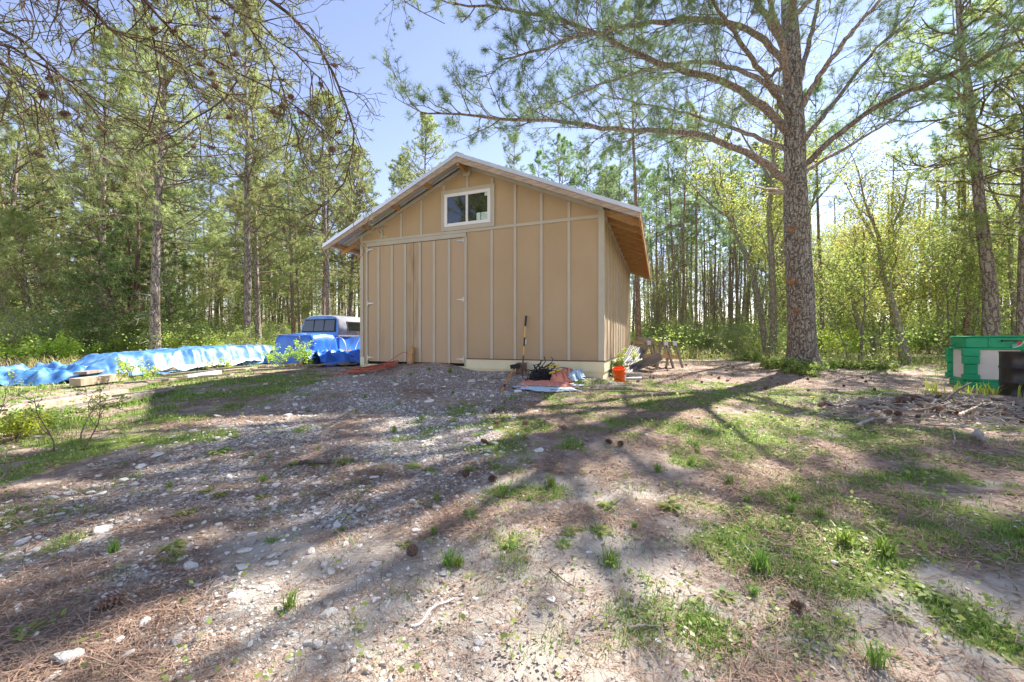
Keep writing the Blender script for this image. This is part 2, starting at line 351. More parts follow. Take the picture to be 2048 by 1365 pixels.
def ground_material():
    m = bpy.data.materials.new('ground_litter'); m.use_nodes = True; n = m.node_tree.nodes; l = m.node_tree.links
    b = n['Principled BSDF']; b.inputs['Roughness'].default_value = 0.95; b.inputs['Specular IOR Level'].default_value = 0.1
    tc = n.new('ShaderNodeTexCoord')
    def noise(s, d=8, v=None, rough=.6):
        z = n.new('ShaderNodeTexNoise'); z.inputs['Scale'].default_value = s; z.inputs['Detail'].default_value = d; z.inputs['Roughness'].default_value = rough
        l.new(v or tc.outputs['Object'], z.inputs['Vector']); return z.outputs['Fac']
    def ramp(f, st):
        r = n.new('ShaderNodeValToRGB'); e = r.color_ramp.elements
        while len(e) < len(st): e.new(0.5)
        for k, (p, c) in enumerate(st): e[k].position = p; e[k].color = (*c, 1) if len(c) == 3 else c
        l.new(f, r.inputs[0]); return r.outputs[0]
    def mix(f, a, c):
        x = n.new('ShaderNodeMix'); x.data_type = 'RGBA'; l.new(f, x.inputs['Factor']); l.new(a, x.inputs['A']); l.new(c, x.inputs['B']); return x.outputs['Result']
    straw = ramp(noise(16, 10, rough=.75), [(.3, (.14, .1, .075)), (.48, (.29, .21, .16)), (.58, (.42, .33, .265)), (.72, (.54, .47, .4))])
    soil = ramp(noise(2.2, 6), [(.35, (.31, .22, .165)), (.6, (.52, .44, .36))])
    base = mix(ramp(noise(5, 8), [(.42, (0, 0, 0)), (.6, (1, 1, 1))]), straw, soil)
    at_ = n.new('ShaderNodeAttribute'); at_.attribute_name = 'cover'; sp = n.new('ShaderNodeSeparateColor'); l.new(at_.outputs['Color'], sp.inputs[0])
    fine = noise(30, 6, rough=.8)
    def maskf(ch, k=.9):
        a = n.new('ShaderNodeMath'); a.operation = 'MULTIPLY_ADD'; a.inputs[1].default_value = 1.5; l.new(sp.outputs[ch], a.inputs[0])
        c = n.new('ShaderNodeMath'); c.operation = 'SUBTRACT'; l.new(fine, c.inputs[0]); c.inputs[1].default_value = k; l.new(c.outputs[0], a.inputs[2])
        d = n.new('ShaderNodeMapRange'); d.inputs['From Max'].default_value = .35; l.new(a.outputs[0], d.inputs[0]); return d.outputs[0]
    sand = ramp(noise(9, 8), [(.3, (.46, .4, .33)), (.7, (.62, .56, .48))])
    vo = n.new('ShaderNodeTexVoronoi'); vo.inputs['Scale'].default_value = 42; l.new(tc.outputs['Object'], vo.inputs['Vector'])
    grav = ramp(vo.outputs['Color'], [(.1, (.2, .15, .12)), (.5, (.36, .31, .27)), (.9, (.62, .6, .57))])
    grass = ramp(noise(26, 8, rough=.8), [(.35, (.1, .13, .035)), (.5, (.19, .25, .06)), (.68, (.36, .36, .16))])
    c = mix(maskf('Green'), base, grav); c = mix(maskf('Blue'), c, sand); c = mix(maskf('Red', 1.0), c, grass)
    l.new(c, b.inputs['Base Color'])
    bp = n.new('ShaderNodeBump'); bp.inputs['Strength'].default_value = .7; bp.inputs['Distance'].default_value = .03
    l.new(noise(38, 10, rough=.8), bp.inputs['Height']); l.new(bp.outputs[0], b.inputs['Normal'])
    return m
gm = np_mesh('ground', np.stack([X, Y, Z], -1).reshape(-1, 3), [Q], [ground_material()], smooth=True)
ca = gm.color_attributes.new('cover', 'FLOAT_COLOR', 'POINT')
cov = np.stack([m_grass(X, Y), m_gravel(X, Y), m_sand(X, Y), np.ones_like(X)], -1).reshape(-1, 4).astype(np.float32)
ca.data.foreach_set('color', cov.ravel())
tag(link('ground', gm), kind='structure')

# ------------------------------------------------------------------ scatter helpers
def in_shed(x, y, pad=0.0):
    u = (x - SO[0]) * D1[0] + (y - SO[1]) * D1[1]; v = (x - SO[0]) * D2[0] + (y - SO[1]) * D2[1]
    return (u > -pad) & (u < SW + pad) & (v > -pad) & (v < SL + pad)
def scatter(N, rmin, rmax, g, pw=1.0, half=57):
    """points round the yard, density falling with distance"""
    t = g.uniform(0, 1, N); r = rmin * (rmax / rmin) ** t if pw == 1 else (rmin ** pw + t * (rmax ** pw - rmin ** pw)) ** (1 / pw)
    a = np.radians(g.uniform(-half, half, N)); x = r * np.sin(a); y = r * np.cos(a)
    k = ~in_shed(x, y); return x[k], y[k]

# --- gravel (too many to count)
def stones(N, g, lo, hi, rmin, rmax, maskfn, a=2.2):
    x, y = scatter(N, rmin, rmax, g); k = g.uniform(0, 1, len(x)) < maskfn(x, y); x = x[k]; y = y[k]
    size = lo * (1 - g.uniform(0, 1, len(x)) * (1 - (lo / hi) ** a)) ** (-1 / a)
    return x, y, size
t_ = (1 + 5 ** .5) / 2
ICO = np.array([(-1, t_, 0), (1, t_, 0), (-1, -t_, 0), (1, -t_, 0), (0, -1, t_), (0, 1, t_), (0, -1, -t_), (0, 1, -t_), (t_, 0, -1), (t_, 0, 1), (-t_, 0, -1), (-t_, 0, 1)]) / 1.902
ICOF = np.array([(0, 11, 5), (0, 5, 1), (0, 1, 7), (0, 7, 10), (0, 10, 11), (1, 5, 9), (5, 11, 4), (11, 10, 2), (10, 7, 6), (7, 1, 8), (3, 9, 4), (3, 4, 2), (3, 2, 6), (3, 6, 8), (3, 8, 9), (4, 9, 5), (2, 4, 11), (6, 2, 10), (8, 6, 7), (9, 8, 1)])
def rot_z(V, a):
    c, s = np.cos(a)[:, None], np.sin(a)[:, None]
    return np.stack([V[..., 0] * c - V[..., 1] * s, V[..., 0] * s + V[..., 1] * c, V[..., 2]], -1)
def stone_cloud(acc, x, y, size, g):
    N = len(x); V = ICO[None] * (1 + g.uniform(-.35, .25, (N, 12, 1)))
    V = V * np.stack([g.uniform(.7, 1.25, N), g.uniform(.5, 1, N), g.uniform(.3, .65, N)], -1)[:, None]
    V = rot_z(V, g.uniform(0, 6.28, N)) * (size / 2)[:, None, None]
    z = gz(x, y) + size * .08
    V = V + np.stack([x, y, z], -1)[:, None]
    F_ = ICOF[None] + (np.arange(N) * 12)[:, None, None]
    acc.add(V.reshape(-1, 3), T=F_.reshape(-1, 3))
STONE = mat('limestone_gravel', (.54, .51, .46), .85, var=(.75, .72, .66), nscale=30, island=.3, bump=.3)
g1 = np.random.default_rng(11); acc = Acc()
x, y, s_ = stones(125000, g1, .010, .06, 1.25, 13, lambda x, y: m_gravel(x, y) * .85 + .02)
s_ *= np.clip(.55 + np.hypot(x, y) * .09, .6, 1.15)
stone_cloud(acc, x, y, s_, g1)
tag(acc.obj('gravel', STONE), 'loose pale limestone gravel spread over the drive in front of the shed doors', 'gravel', kind='stuff')

# --- pine straw and leaf litter
g2 = np.random.default_rng(12); acc = Acc()
x, y = scatter(260000, 1.2, 16, g2)
dens = np.clip(fbm(x * 1.6, y * 1.6, 61) * 2.6 - .75, .04, 1) * (1 - .85 * m_sand(x, y)) * (1 - .55 * m_gravel(x, y)) * (1 - .35 * m_grass(x, y))
k = g2.uniform(0, 1, len(x)) < dens; x = x[k]; y = y[k]; M = len(x); r = np.hypot(x, y)
th = g2.uniform(0, np.pi, M) + 0; L = g2.uniform(.05, .17, M) * .5; w = np.clip(.0004 + .00045 * r, .0006, .005)
dx, dy = np.cos(th), np.sin(th); sl_ = g2.normal(0, .18, M)
c = np.stack([x, y, gz(x, y) + g2.uniform(.002, .014, M)], -1); d = np.stack([dx * L, dy * L, sl_ * L], -1); p = np.stack([-dy * w, dx * w, 0 * w], -1)
bend = np.stack([-dy, dx, 0 * dx], -1) * (L * g2.uniform(-.3, .3, M))[:, None]
V = np.stack([c - d - p, c - d + p, c + bend + p, c + bend - p, c + d + p * .4, c + d - p * .4], 1).reshape(-1, 3)
b = (np.arange(M) * 6)[:, None]; acc.add(V, np.concatenate([b + [0, 1, 2, 3], b + [3, 2, 4, 5]]))
STRAW = mat('pine_straw', (.37, .25, .18), .8, island=.5)
tag(acc.obj('pine_straw', STRAW), 'fallen reddish brown pine needles strewn over the yard', 'pine straw', kind='stuff')
acc = Acc(); x, y = scatter(26000, 1.2, 14, g2)
k = g2.uniform(0, 1, len(x)) < np.clip(fbm(x * 1.1, y * 1.1, 71) * 2.4 - .8, .06, 1) * (1 - .5 * m_sand(x, y)); x = x[k]; y = y[k]
acc.leaves(np.stack([x, y, gz(x, y) + .006], -1), np.clip(.012 + .0045 * np.hypot(x, y), .015, .05), g2, m=0, flat=.86)
LITTER = mat('dead_leaves', (.34, .26, .21), .85, island=.5, var=(.5, .43, .38), nscale=3)
tag(acc.obj('leaf_litter', LITTER), 'scraps of dead leaves and bark flakes on the bare soil', 'leaf litter', kind='stuff')

# --- grass
def blades(acc, x, y, h, w, g, lean=.5, m=0):
    M = len(x); th = g.uniform(0, 6.28, M); dx, dy = np.cos(th), np.sin(th); ln = h * g.uniform(.1, lean * 1.6, M)
    c = np.stack([x, y, gz(x, y) - .004], -1); p = np.stack([-dy, dx, 0 * dx], -1) * (w / 2)[:, None]
    m1 = c + np.stack([dx * ln * .35, dy * ln * .35, h * .6], -1); t = c + np.stack([dx * ln, dy * ln, h * g.uniform(.75, 1, M)], -1)
    V = np.stack([c - p, c + p, m1 + p * .8, m1 - p * .8, t], 1).reshape(-1, 3); b = (np.arange(M) * 5)[:, None]
    acc.add(V, b + [0, 1, 2, 3], b + [3, 2, 4], m=m)
g3 = np.random.default_rng(13); acc = Acc()
x, y = scatter(330000, 1.25, 24, g3); mk = m_grass(x, y); cl = fbm(x * 7, y * 7, 81, 2)
k = g3.uniform(0, 1, len(x)) < np.clip(mk * 1.1, 0, 1) * np.clip((cl - .34) * 3.5, 0.04, 1); x = x[k]; y = y[k]; mk = mk[k]; r = np.hypot(x, y)
tall = np.clip(fbm(x * .5, y * .5, 83) * 2 - .5, .3, 1.2)
left = np.clip((-x - 3.5) / 3, 0, 1) + np.clip((r - 12) / 6, 0, 1.2)
h = (.025 + .035 * mk * tall) * g3.uniform(.6, 1.4, len(x)) * (1 + 1.1 * left); w = .0022 + .00075 * r
blades(acc, x, y, h, w, g3, .7)
tag(acc.obj('grass', GRASSM), 'patchy short green grass growing through the pine straw', 'grass', kind='stuff')
# pink petals and low clover are part of the same thin cover
acc = Acc(); x, y = scatter(9000, 1.3, 12, g3); k = g3.uniform(0, 1, len(x)) < .05 + .75 * m_grass(x, y) * (fbm(x * 2, y * 2, 99) > .5); x = x[k]; y = y[k]
hh = g3.uniform(.01, .05, len(x)); acc.leaves(np.stack([x, y, gz(x, y) + hh], -1), .02 + .003 * np.hypot(x, y), g3, m=0, flat=.75, n=4, jit=.018)
tag(acc.obj('ground_cover', LEAFG), 'low round-leaved weeds and clover creeping among the grass', 'ground cover', kind='stuff')


# ------------------------------------------------------------------ the shed
SIDING = mat('tan_siding', (.46, .335, .2), .75, var=(.5, .37, .23), nscale=1.2, bump=.12, bscale=60, stretch=(1, 1, .5))
TRIM = mat('pale_trim', (.5, .46, .37), .7, var=(.54, .5, .41), nscale=3, bump=.08, bscale=40)
SKIRTM = mat('cream_skirt', (.72, .66, .44), .75, var=(.78, .72, .5), nscale=3)
NEWWOOD = mat('fresh_lumber', (.46, .25, .1), .75, var=(.55, .34, .16), nscale=5, stretch=(1, 1, 6), bump=.15)
OLDWOOD = mat('weathered_lumber', (.33, .25, .19), .85, var=(.5, .4, .31), nscale=4, stretch=(1, 3, 8), bump=.2)
AGED = mat('aged_metal', (.17, .165, .16), .6, metal=.35, var=(.27, .26, .25), nscale=3)
METAL = mat('galvanised_roofing', (.62, .64, .68), .42, metal=.75, var=(.7, .72, .76), nscale=2)
STEEL = mat('zinc_hardware', (.5, .53, .53), .45, metal=.7)
WHITEV = mat('white_vinyl', (.82, .82, .84), .4)
DARK = mat('dark_interior', (.02, .02, .02), .9)
FLASH = mat('brown_flashing', (.11, .065, .05), .5)
STAIN = mat('stained_door_siding', (.48, .36, .23), .8, var=(.32, .22, .13), nscale=3.2, stretch=(2.2, 1, .35), detail=9, contrast=(.5, .72))
DOORM = mat('door_siding', (.51, .38, .25), .8, var=(.44, .32, .205), nscale=2.2, stretch=(2.0, 1, .22), detail=9, contrast=(.58, .8), bump=.1, bscale=60)

SLOPE = .437; APZ = 5.44
def roofz(u): return APZ - SLOPE * abs(u - 3.2)
shed = empty('shed', (SO[0], SO[1], 0), YAW, 'tan board-and-batten shed with a metal gable roof and a closed double door', 'shed')
# walls: front gable wall (around the doors), side, left, back
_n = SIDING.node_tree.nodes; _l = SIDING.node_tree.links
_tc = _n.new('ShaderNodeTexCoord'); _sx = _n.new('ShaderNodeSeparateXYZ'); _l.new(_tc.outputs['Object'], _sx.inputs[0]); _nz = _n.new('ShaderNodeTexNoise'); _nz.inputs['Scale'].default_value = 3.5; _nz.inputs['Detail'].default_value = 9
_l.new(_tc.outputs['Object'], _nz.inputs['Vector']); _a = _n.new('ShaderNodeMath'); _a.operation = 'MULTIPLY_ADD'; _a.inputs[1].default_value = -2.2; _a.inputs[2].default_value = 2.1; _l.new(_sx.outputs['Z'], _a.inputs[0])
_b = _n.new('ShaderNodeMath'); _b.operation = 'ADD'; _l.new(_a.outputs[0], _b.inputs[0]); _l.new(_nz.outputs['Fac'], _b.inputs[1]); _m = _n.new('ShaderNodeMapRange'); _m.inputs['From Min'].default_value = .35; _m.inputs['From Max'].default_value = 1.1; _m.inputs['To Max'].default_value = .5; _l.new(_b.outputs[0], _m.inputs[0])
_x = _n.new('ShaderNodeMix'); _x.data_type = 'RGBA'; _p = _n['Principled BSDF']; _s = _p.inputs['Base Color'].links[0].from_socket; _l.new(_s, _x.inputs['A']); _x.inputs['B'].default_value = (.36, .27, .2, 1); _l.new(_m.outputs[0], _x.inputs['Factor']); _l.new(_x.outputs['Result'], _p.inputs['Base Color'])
def gable(y0, y1, name):
    a = Acc(); top = lambda u: roofz(u) - .055
    segs = [(0, .23, .45), (.23, 3.15, 3.74), (3.15, 6.4, .74)] if name == 'front_wall' else [(0, 6.4, .5)]
    for (u0, u1, z0) in segs:
        cuts = [u0] + ([3.2] if u0 < 3.2 < u1 else []) + [u1]
        for p, q in zip(cuts[:-1], cuts[1:]):
            a.prism([(p, y0, z0), (q, y0, z0), (q, y0, top(q)), (p, y0, top(p))], (0, y1 - y0, 0))
    return a.obj(name, SIDING, shed)
gable(0, .06, 'front_wall'); gable(SL - .06, SL, 'back_wall')
a = Acc(); a.box(6.34, 6.4, .062, SL - .062, .74, roofz(6.4) - .08); a.obj('side_wall', SIDING, shed)
a = Acc(); a.box(0, .06, .062, SL - .062, .5, roofz(0) - .08); a.obj('side_wall', SIDING, shed)
# battens
def batt(x0, x1, y0, y1, z0, z1): a = Acc(); a.box(x0, x1, y0, y1, z0, z1); a.obj('batten', TRIM, shed)
BW = .03
for u in (3.847, 4.425, 5.05, 5.67): batt(u - BW, u + BW, -.02, -.001, .742, 3.77)
for u in (.70, 1.31, 1.92, 4.425, 5.05, 5.67): batt(u - BW, u + BW, -.02, -.001, 3.842, roofz(u) - .17)
for u in (2.56, 3.86): batt(u - BW, u + BW, -.02, -.001, 4.84, roofz(u) - .17)
batt(3.207 - BW, 3.207 + BW, -.02, -.001, 4.84, 5.2)
for k in range(1, 12):
    v = k * SL / 12; a = Acc(); a.box(6.401, 6.42, v - BW, v + BW, .76, roofz(6.4) - .23); a.obj('batten', TRIM, shed)
# belt, corner boards, rake boards, skirt, flashing
a = Acc(); a.box(.1, 6.3, -.026, -.001, 3.772, 3.838); a.obj('belt_board', TRIM, shed)
for (x0, x1) in ((6.3, 6.424), (0.0, .1)):
    a = Acc(); a.box(x0, x1, -.024, -.001, .76 if x0 else .5, roofz(x0 + .1) - .12); a.obj('corner_board', TRIM, shed)
a = Acc(); a.box(6.402, 6.425, -.001, .09, .76, roofz(6.4) - .13); a.obj('corner_board', TRIM, shed)
a = Acc(); a.box(6.402, 6.425, SL - .09, SL, .76, roofz(6.4) - .13); a.obj('corner_board', TRIM, shed)
a = Acc(); a.box(6.402, 6.422, .092, SL - .092, roofz(6.4) - .225, roofz(6.4) - .13); a.obj('frieze_board', TRIM, shed)
for sgn in (-1, 1):
    a = Acc(); p = 3.2 + sgn * .03; q = 6.4 if sgn > 0 else 0.0
    a.prism([(p, -.03, roofz(p) - .15), (q, -.03, roofz(q) - .15), (q, -.03, roofz(q) - .06), (p, -.03, roofz(p) - .06)], (0, .028, 0)); a.obj('rake_board', TRIM, shed)
for (x0, x1, y0, y1) in ((3.2, 6.43, -.05, -.002), (6.402, 6.43, .0, SL), (.01, .14, -.03, -.002)):
    a = Acc(); a.box(x0, x1, y0, y1, .52, .738 if x0 > 1 else .74); a.obj('skirt_board', SKIRTM, shed)
for (x0, x1, y0, y1) in ((3.2, 6.4, -.02, .3), (6.2, 6.4, .302, SL - .02), (0.02, .2, -.01, SL - .02), (.22, 3.18, -.01, .3)):
    a = Acc(); a.box(x0, x1, y0, y1, .25, .518 if x0 > 3 else .56); a.obj('base_beam', SKIRTM, shed)
a = Acc(); a.box(3.2, 6.445, -.062, -.002, .739, .757); a.box(6.403, 6.445, -.0015, SL, .739, .757); a.obj('flashing', FLASH, shed)
# doors
def door(u0, u1, z0, z1, battens, hside, stain=None):
    a = Acc(); a.box(u0, u1, -.005, .045, z0, z1)
    d = a.obj('door', [DOORM], shed)
    if stain:
        s = Acc(); s.box(stain[0], stain[1], -.009, -.0055, z0 + .01, z1 - .01); s.obj('stained_panel', STAIN, d)
    for u in battens:
        b = Acc(); b.box(u - .033, u + .033, -.026, -.0095 if stain and stain[0] - .05 < u < stain[1] + .05 else -.0055, z0 + .005, z1 - .012); b.obj('batten', TRIM, d)
    for z in (z0 + .1, (z0 + z1) / 2 + .02, z1 - .07):
        h = Acc(); hu = u0 + .01 if hside < 0 else u1 - .01; s_ = -hside
        h.box(hu - .025, hu + .02, -.034, -.027, z - .06, z + .06)
        P = [(hu + s_ * .02, -.035, z - .025), (hu + s_ * .2, -.035, z - .006), (hu + s_ * .2, -.035, z + .006), (hu + s_ * .02, -.035, z + .025)]
        h.prism(P, (0, .006, 0)); h.tube([(hu, -.036, z - .065), (hu, -.036, z + .065)], .009, 8)
        h.obj('hinge', STEEL, d)
door(.26, 1.674, .635, 3.655, (.604, 1.034, 1.443), -1)
door(1.69, 3.13, .635, 3.655, (1.881, 2.293, 2.716), 1, (1.691, 1.86))
s = Acc(); s.box(1.48, 1.68, -.009, -.0055, .65, 3.64); s.obj('stained_panel', STAIN, shed)
a = Acc(); a.box(.235, 3.14, .06, .08, .56, 3.7); a.obj('door_backing', DARK, shed)
a = Acc(); a.box(.215, 3.18, -.03, -.002, 3.665, 3.765); a.obj('door_header', TRIM, shed)
for (x0, x1) in ((.19, .25), (3.137, 3.197)):
    a = Acc(); a.box(x0, x1, -.026, -.001, .57, 3.663); a.obj('door_jamb', TRIM, shed)
# window
win = Acc()
win.box(2.50, 3.92, -.034, -.004, 4.74, 4.835); win.box(2.50, 3.92, -.034, -.004, 3.845, 3.94)
win.box(2.50, 2.595, -.034, -.004, 3.942, 4.738); win.box(3.825, 3.92, -.034, -.004, 3.942, 4.738)
w_ = win.obj('window', TRIM, shed)
fr = Acc(); X0, X1, Z0, Z1 = 2.597, 3.823, 3.944, 4.736; t = .075
fr.box(X0, X1, -.045, -.004, Z1 - t, Z1); fr.box(X0, X1, -.045, -.004, Z0, Z0 + t)
fr.box(X0, X0 + t, -.045, -.004, Z0 + t + .001, Z1 - t - .001); fr.box(X1 - t, X1, -.045, -.004, Z0 + t + .001, Z1 - t - .001); fr.box(3.18, 3.235, -.043, -.004, Z0 + t + .001, Z1 - t - .001)
fr.obj('window_frame', WHITEV, w_)
gl = bpy.data.materials.new('window_glass'); gl.use_nodes = True; b = gl.node_tree.nodes['Principled BSDF']
b.inputs['Base Color'].default_value = (.012, .014, .012, 1); b.inputs['Roughness'].default_value = .03; b.inputs['IOR'].default_value = 1.85; b.inputs['Specular IOR Level'].default_value = .5
for (x0, x1) in ((X0 + t + .001, 3.179), (3.236, X1 - t - .001)):
    a = Acc(); a.box(x0, x1, -.02, -.012, Z0 + t + .001, Z1 - t - .001); a.obj('pane', gl, w_)
STICK = mat('pale_green_sticker', (.55, .72, .62), .6); INK = mat('grey_ink', (.2, .25, .2), .6)
a = Acc(); a.box(3.58, 3.742, -.026, -.0205, 4.03, 4.2); a.obj('sticker', STICK, w_)
a = Acc(); a.box(3.585, 3.735, -.03, -.0265, 4.125, 4.131); a.box(3.6, 3.68, -.03, -.0265, 4.165, 4.171); a.box(3.6, 3.72, -.03, -.0265, 4.08, 4.085); a.obj('sticker_print', INK, w_)
a = Acc(); a.box(3.46, 3.56, -.026, -.0205, 4.03, 4.2); a.obj('sticker', STICK, w_)
a = Acc(); a.box(3.67, 3.745, -.026, -.0205, 4.58, 4.655); a.obj('sticker', STICK, w_)
# roof: ribbed metal, purlins, rafters, barge boards, fascia
OH = .5; EV = .78
for sgn in (-1, 1):
    a = Acc(); prof = []; y = -OH - .02
    while y < SL + OH: prof += [(y, 0), (y + .15, 0), (y + .17, .022), (y + .21, .022), (y + .23, 0)]; y += .23
    prof = np.array(prof); prof = prof[prof[:, 0] <= SL + OH + .02]
    us = np.array([3.2, 3.2 + sgn * (3.2 + EV)]); n = len(prof)
    V = []
    for u in us:
        for off in (0, -.006):
            V.append(np.stack([np.full(n, u), prof[:, 0], roofz(u) - .02 + prof[:, 1] + off], -1))
    V = np.concatenate(V); i = np.arange(n - 1)
    Qs = [np.stack([i, i + 1, i + 1 + 2 * n, i + 2 * n], 1), np.stack([i + n, i + 3 * n, i + 1 + 3 * n, i + 1 + n], 1), np.stack([i + 2 * n, i + 1 + 2 * n, i + 1 + 3 * n, i + 3 * n], 1)]
    a.add(V, np.concatenate(Qs)); rf = a.obj('roof', METAL, shed)
    # rake cap along the front and back edges
    for (y0, y1) in ((-OH - .035, -OH - .018), (SL + OH + .018, SL + OH + .035)):
        c = Acc(); q = us[1]; c.prism([(3.2, y0, APZ - .075), (q, y0, roofz(q) - .075), (q, y0, roofz(q) + .012), (3.2, y0, APZ + .012)], (0, y1 - y0, 0)); c.obj('rake_cap', METAL, rf)
    c = Acc(); q = 3.2 + sgn * .2; c.prism([(3.2, -OH - .04, APZ + .03), (q, -OH - .04, roofz(q) + .022), (q, -OH - .04, roofz(q) + .012), (3.2, -OH - .04, APZ + .018)], (0, SL + 2 * OH + .08, 0)); c.obj('ridge_cap', METAL, rf)
    # purlins
    for du in (0.03, .945, 1.89, 2.835, 3.78):
        p = Acc(); u = 3.2 + sgn * du; q = u + sgn * .085
        p.prism([(u, -OH + .01, roofz(u) - .07), (q, -OH + .01, roofz(q) - .07), (q, -OH + .01, roofz(q) - .03), (u, -OH + .01, roofz(u) - .03)], (0, SL + 2 * OH - .02, 0)); p.obj('purlin', NEWWOOD, shed)
    # rafters
    ks = range(0, 13)
    for k in ks:
        p = Acc(); y0 = .065 + k * (SL - .17) / 12; u = 3.2 + sgn * .005; q = 3.2 + sgn * (3.2 + EV - .05)
        p.prism([(u, y0, roofz(u) - .22), (q, y0, roofz(q) - .2), (q, y0, roofz(q) - .072), (u, y0, roofz(u) - .072)], (0, .04, 0)); p.obj('rafter', NEWWOOD, shed)
    for y0 in (-OH - .015, SL + OH - .03):
        p = Acc(); u = 3.2 + sgn * .002; q = 3.2 + sgn * (3.2 + EV - .01)
        p.prism([(u, y0, roofz(u) - .2), (q, y0, roofz(q) - .18), (q, y0, roofz(q) - .032), (u, y0, roofz(u) - .032)], (0, .04, 0)); p.obj('barge_board', OLDWOOD, shed)
p = Acc(); q = 3.2 + 3.2 + EV - .048; p.box(q, q + .035, -OH + .03, SL + OH - .035, roofz(q) - .2, roofz(q) - .04); p.obj('fascia_board', NEWWOOD, shed)
p = Acc(); p.box(3.17, 3.23, -OH + .03, -.035, APZ - .26, APZ - .09); p.obj('ridge_beam', NEWWOOD, shed)
p = Acc(); p.box(3.1, 3.3, -.045, -.036, APZ - .33, APZ - .16); p.obj('gusset', TRIM, shed)

# ------------------------------------------------------------------ trees
def unit(v): v = np.array(v, float); return v / (np.linalg.norm(v, axis=-1, keepdims=True) + 1e-9)
def resample(P, K):
    P = np.array(P, float); s = np.concatenate([[0], np.cumsum(np.linalg.norm(np.diff(P, axis=0), axis=1))]); t = np.linspace(0, s[-1], K)
    return np.stack([np.interp(t, s, P[:, i]) for i in range(3)], 1)
def smooth_poly(P, K, it=3):
    P = resample(P, K)
    for _ in range(it): P[1:-1] = (P[:-2] + 2 * P[1:-1] + P[2:]) / 4
    return P
class Tw:
    """collects twig polylines (5 points) and foliage anchors"""
    def __init__(s): s.P = []; s.R = []; s.C = []; s.D = []
def grow(tw, p, d, L, r, lvl, g, wander=.25, up=.1, nch=4.0, ang=(30, 60), tip=True, tuft_every=0, flat=.0):
    d = unit(d); P = [np.array(p, float)]; q = d.copy()
    for k in range(4):
        q = unit(q + g.normal(0, wander, 3) + np.array([0, 0, up])); P.append(P[-1] + q * L / 4)
    P = np.array(P); tw.P.append(P); tw.R.append(np.linspace(r, r * .35, 5))
    if lvl <= 0 or tip:
        tw.C.append(P[-1]); tw.D.append(unit(P[-1] - P[-2]))
    if lvl <= 0:
        for t in range(tuft_every):
            a = .35 + .6 * (t + g.uniform(0, 1)) / tuft_every; i = min(3, int(a * 4)); c = P[i] + (P[i + 1] - P[i]) * (a * 4 - i)
            tw.C.append(c); tw.D.append(unit(P[i + 1] - P[i] + g.normal(0, .3, 3)))
        return
    n = max(1, int(round(nch * g.uniform(.8, 1.2))))
    for j in range(n):
        a = .25 + .72 * (j + g.uniform(0, 1)) / n; i = min(3, int(a * 4)); c = P[i] + (P[i + 1] - P[i]) * (a * 4 - i)
        base = unit(P[i + 1] - P[i]); side = np.cross(base, g.normal(0, 1, 3) if flat == 0 else np.array([0, 0, 1.0]) + g.normal(0, 1 - flat, 3)); side = unit(side) * (1 if g.random() < .5 else -1)
        th = R(g.uniform(*ang)); nd = base * math.cos(th) + side * math.sin(th)
        grow(tw, c, nd, L * g.uniform(.35, .6) * (1.15 - a * .5), r * .5, lvl - 1, g, wander, up, nch * .8, ang, True, tuft_every, flat)

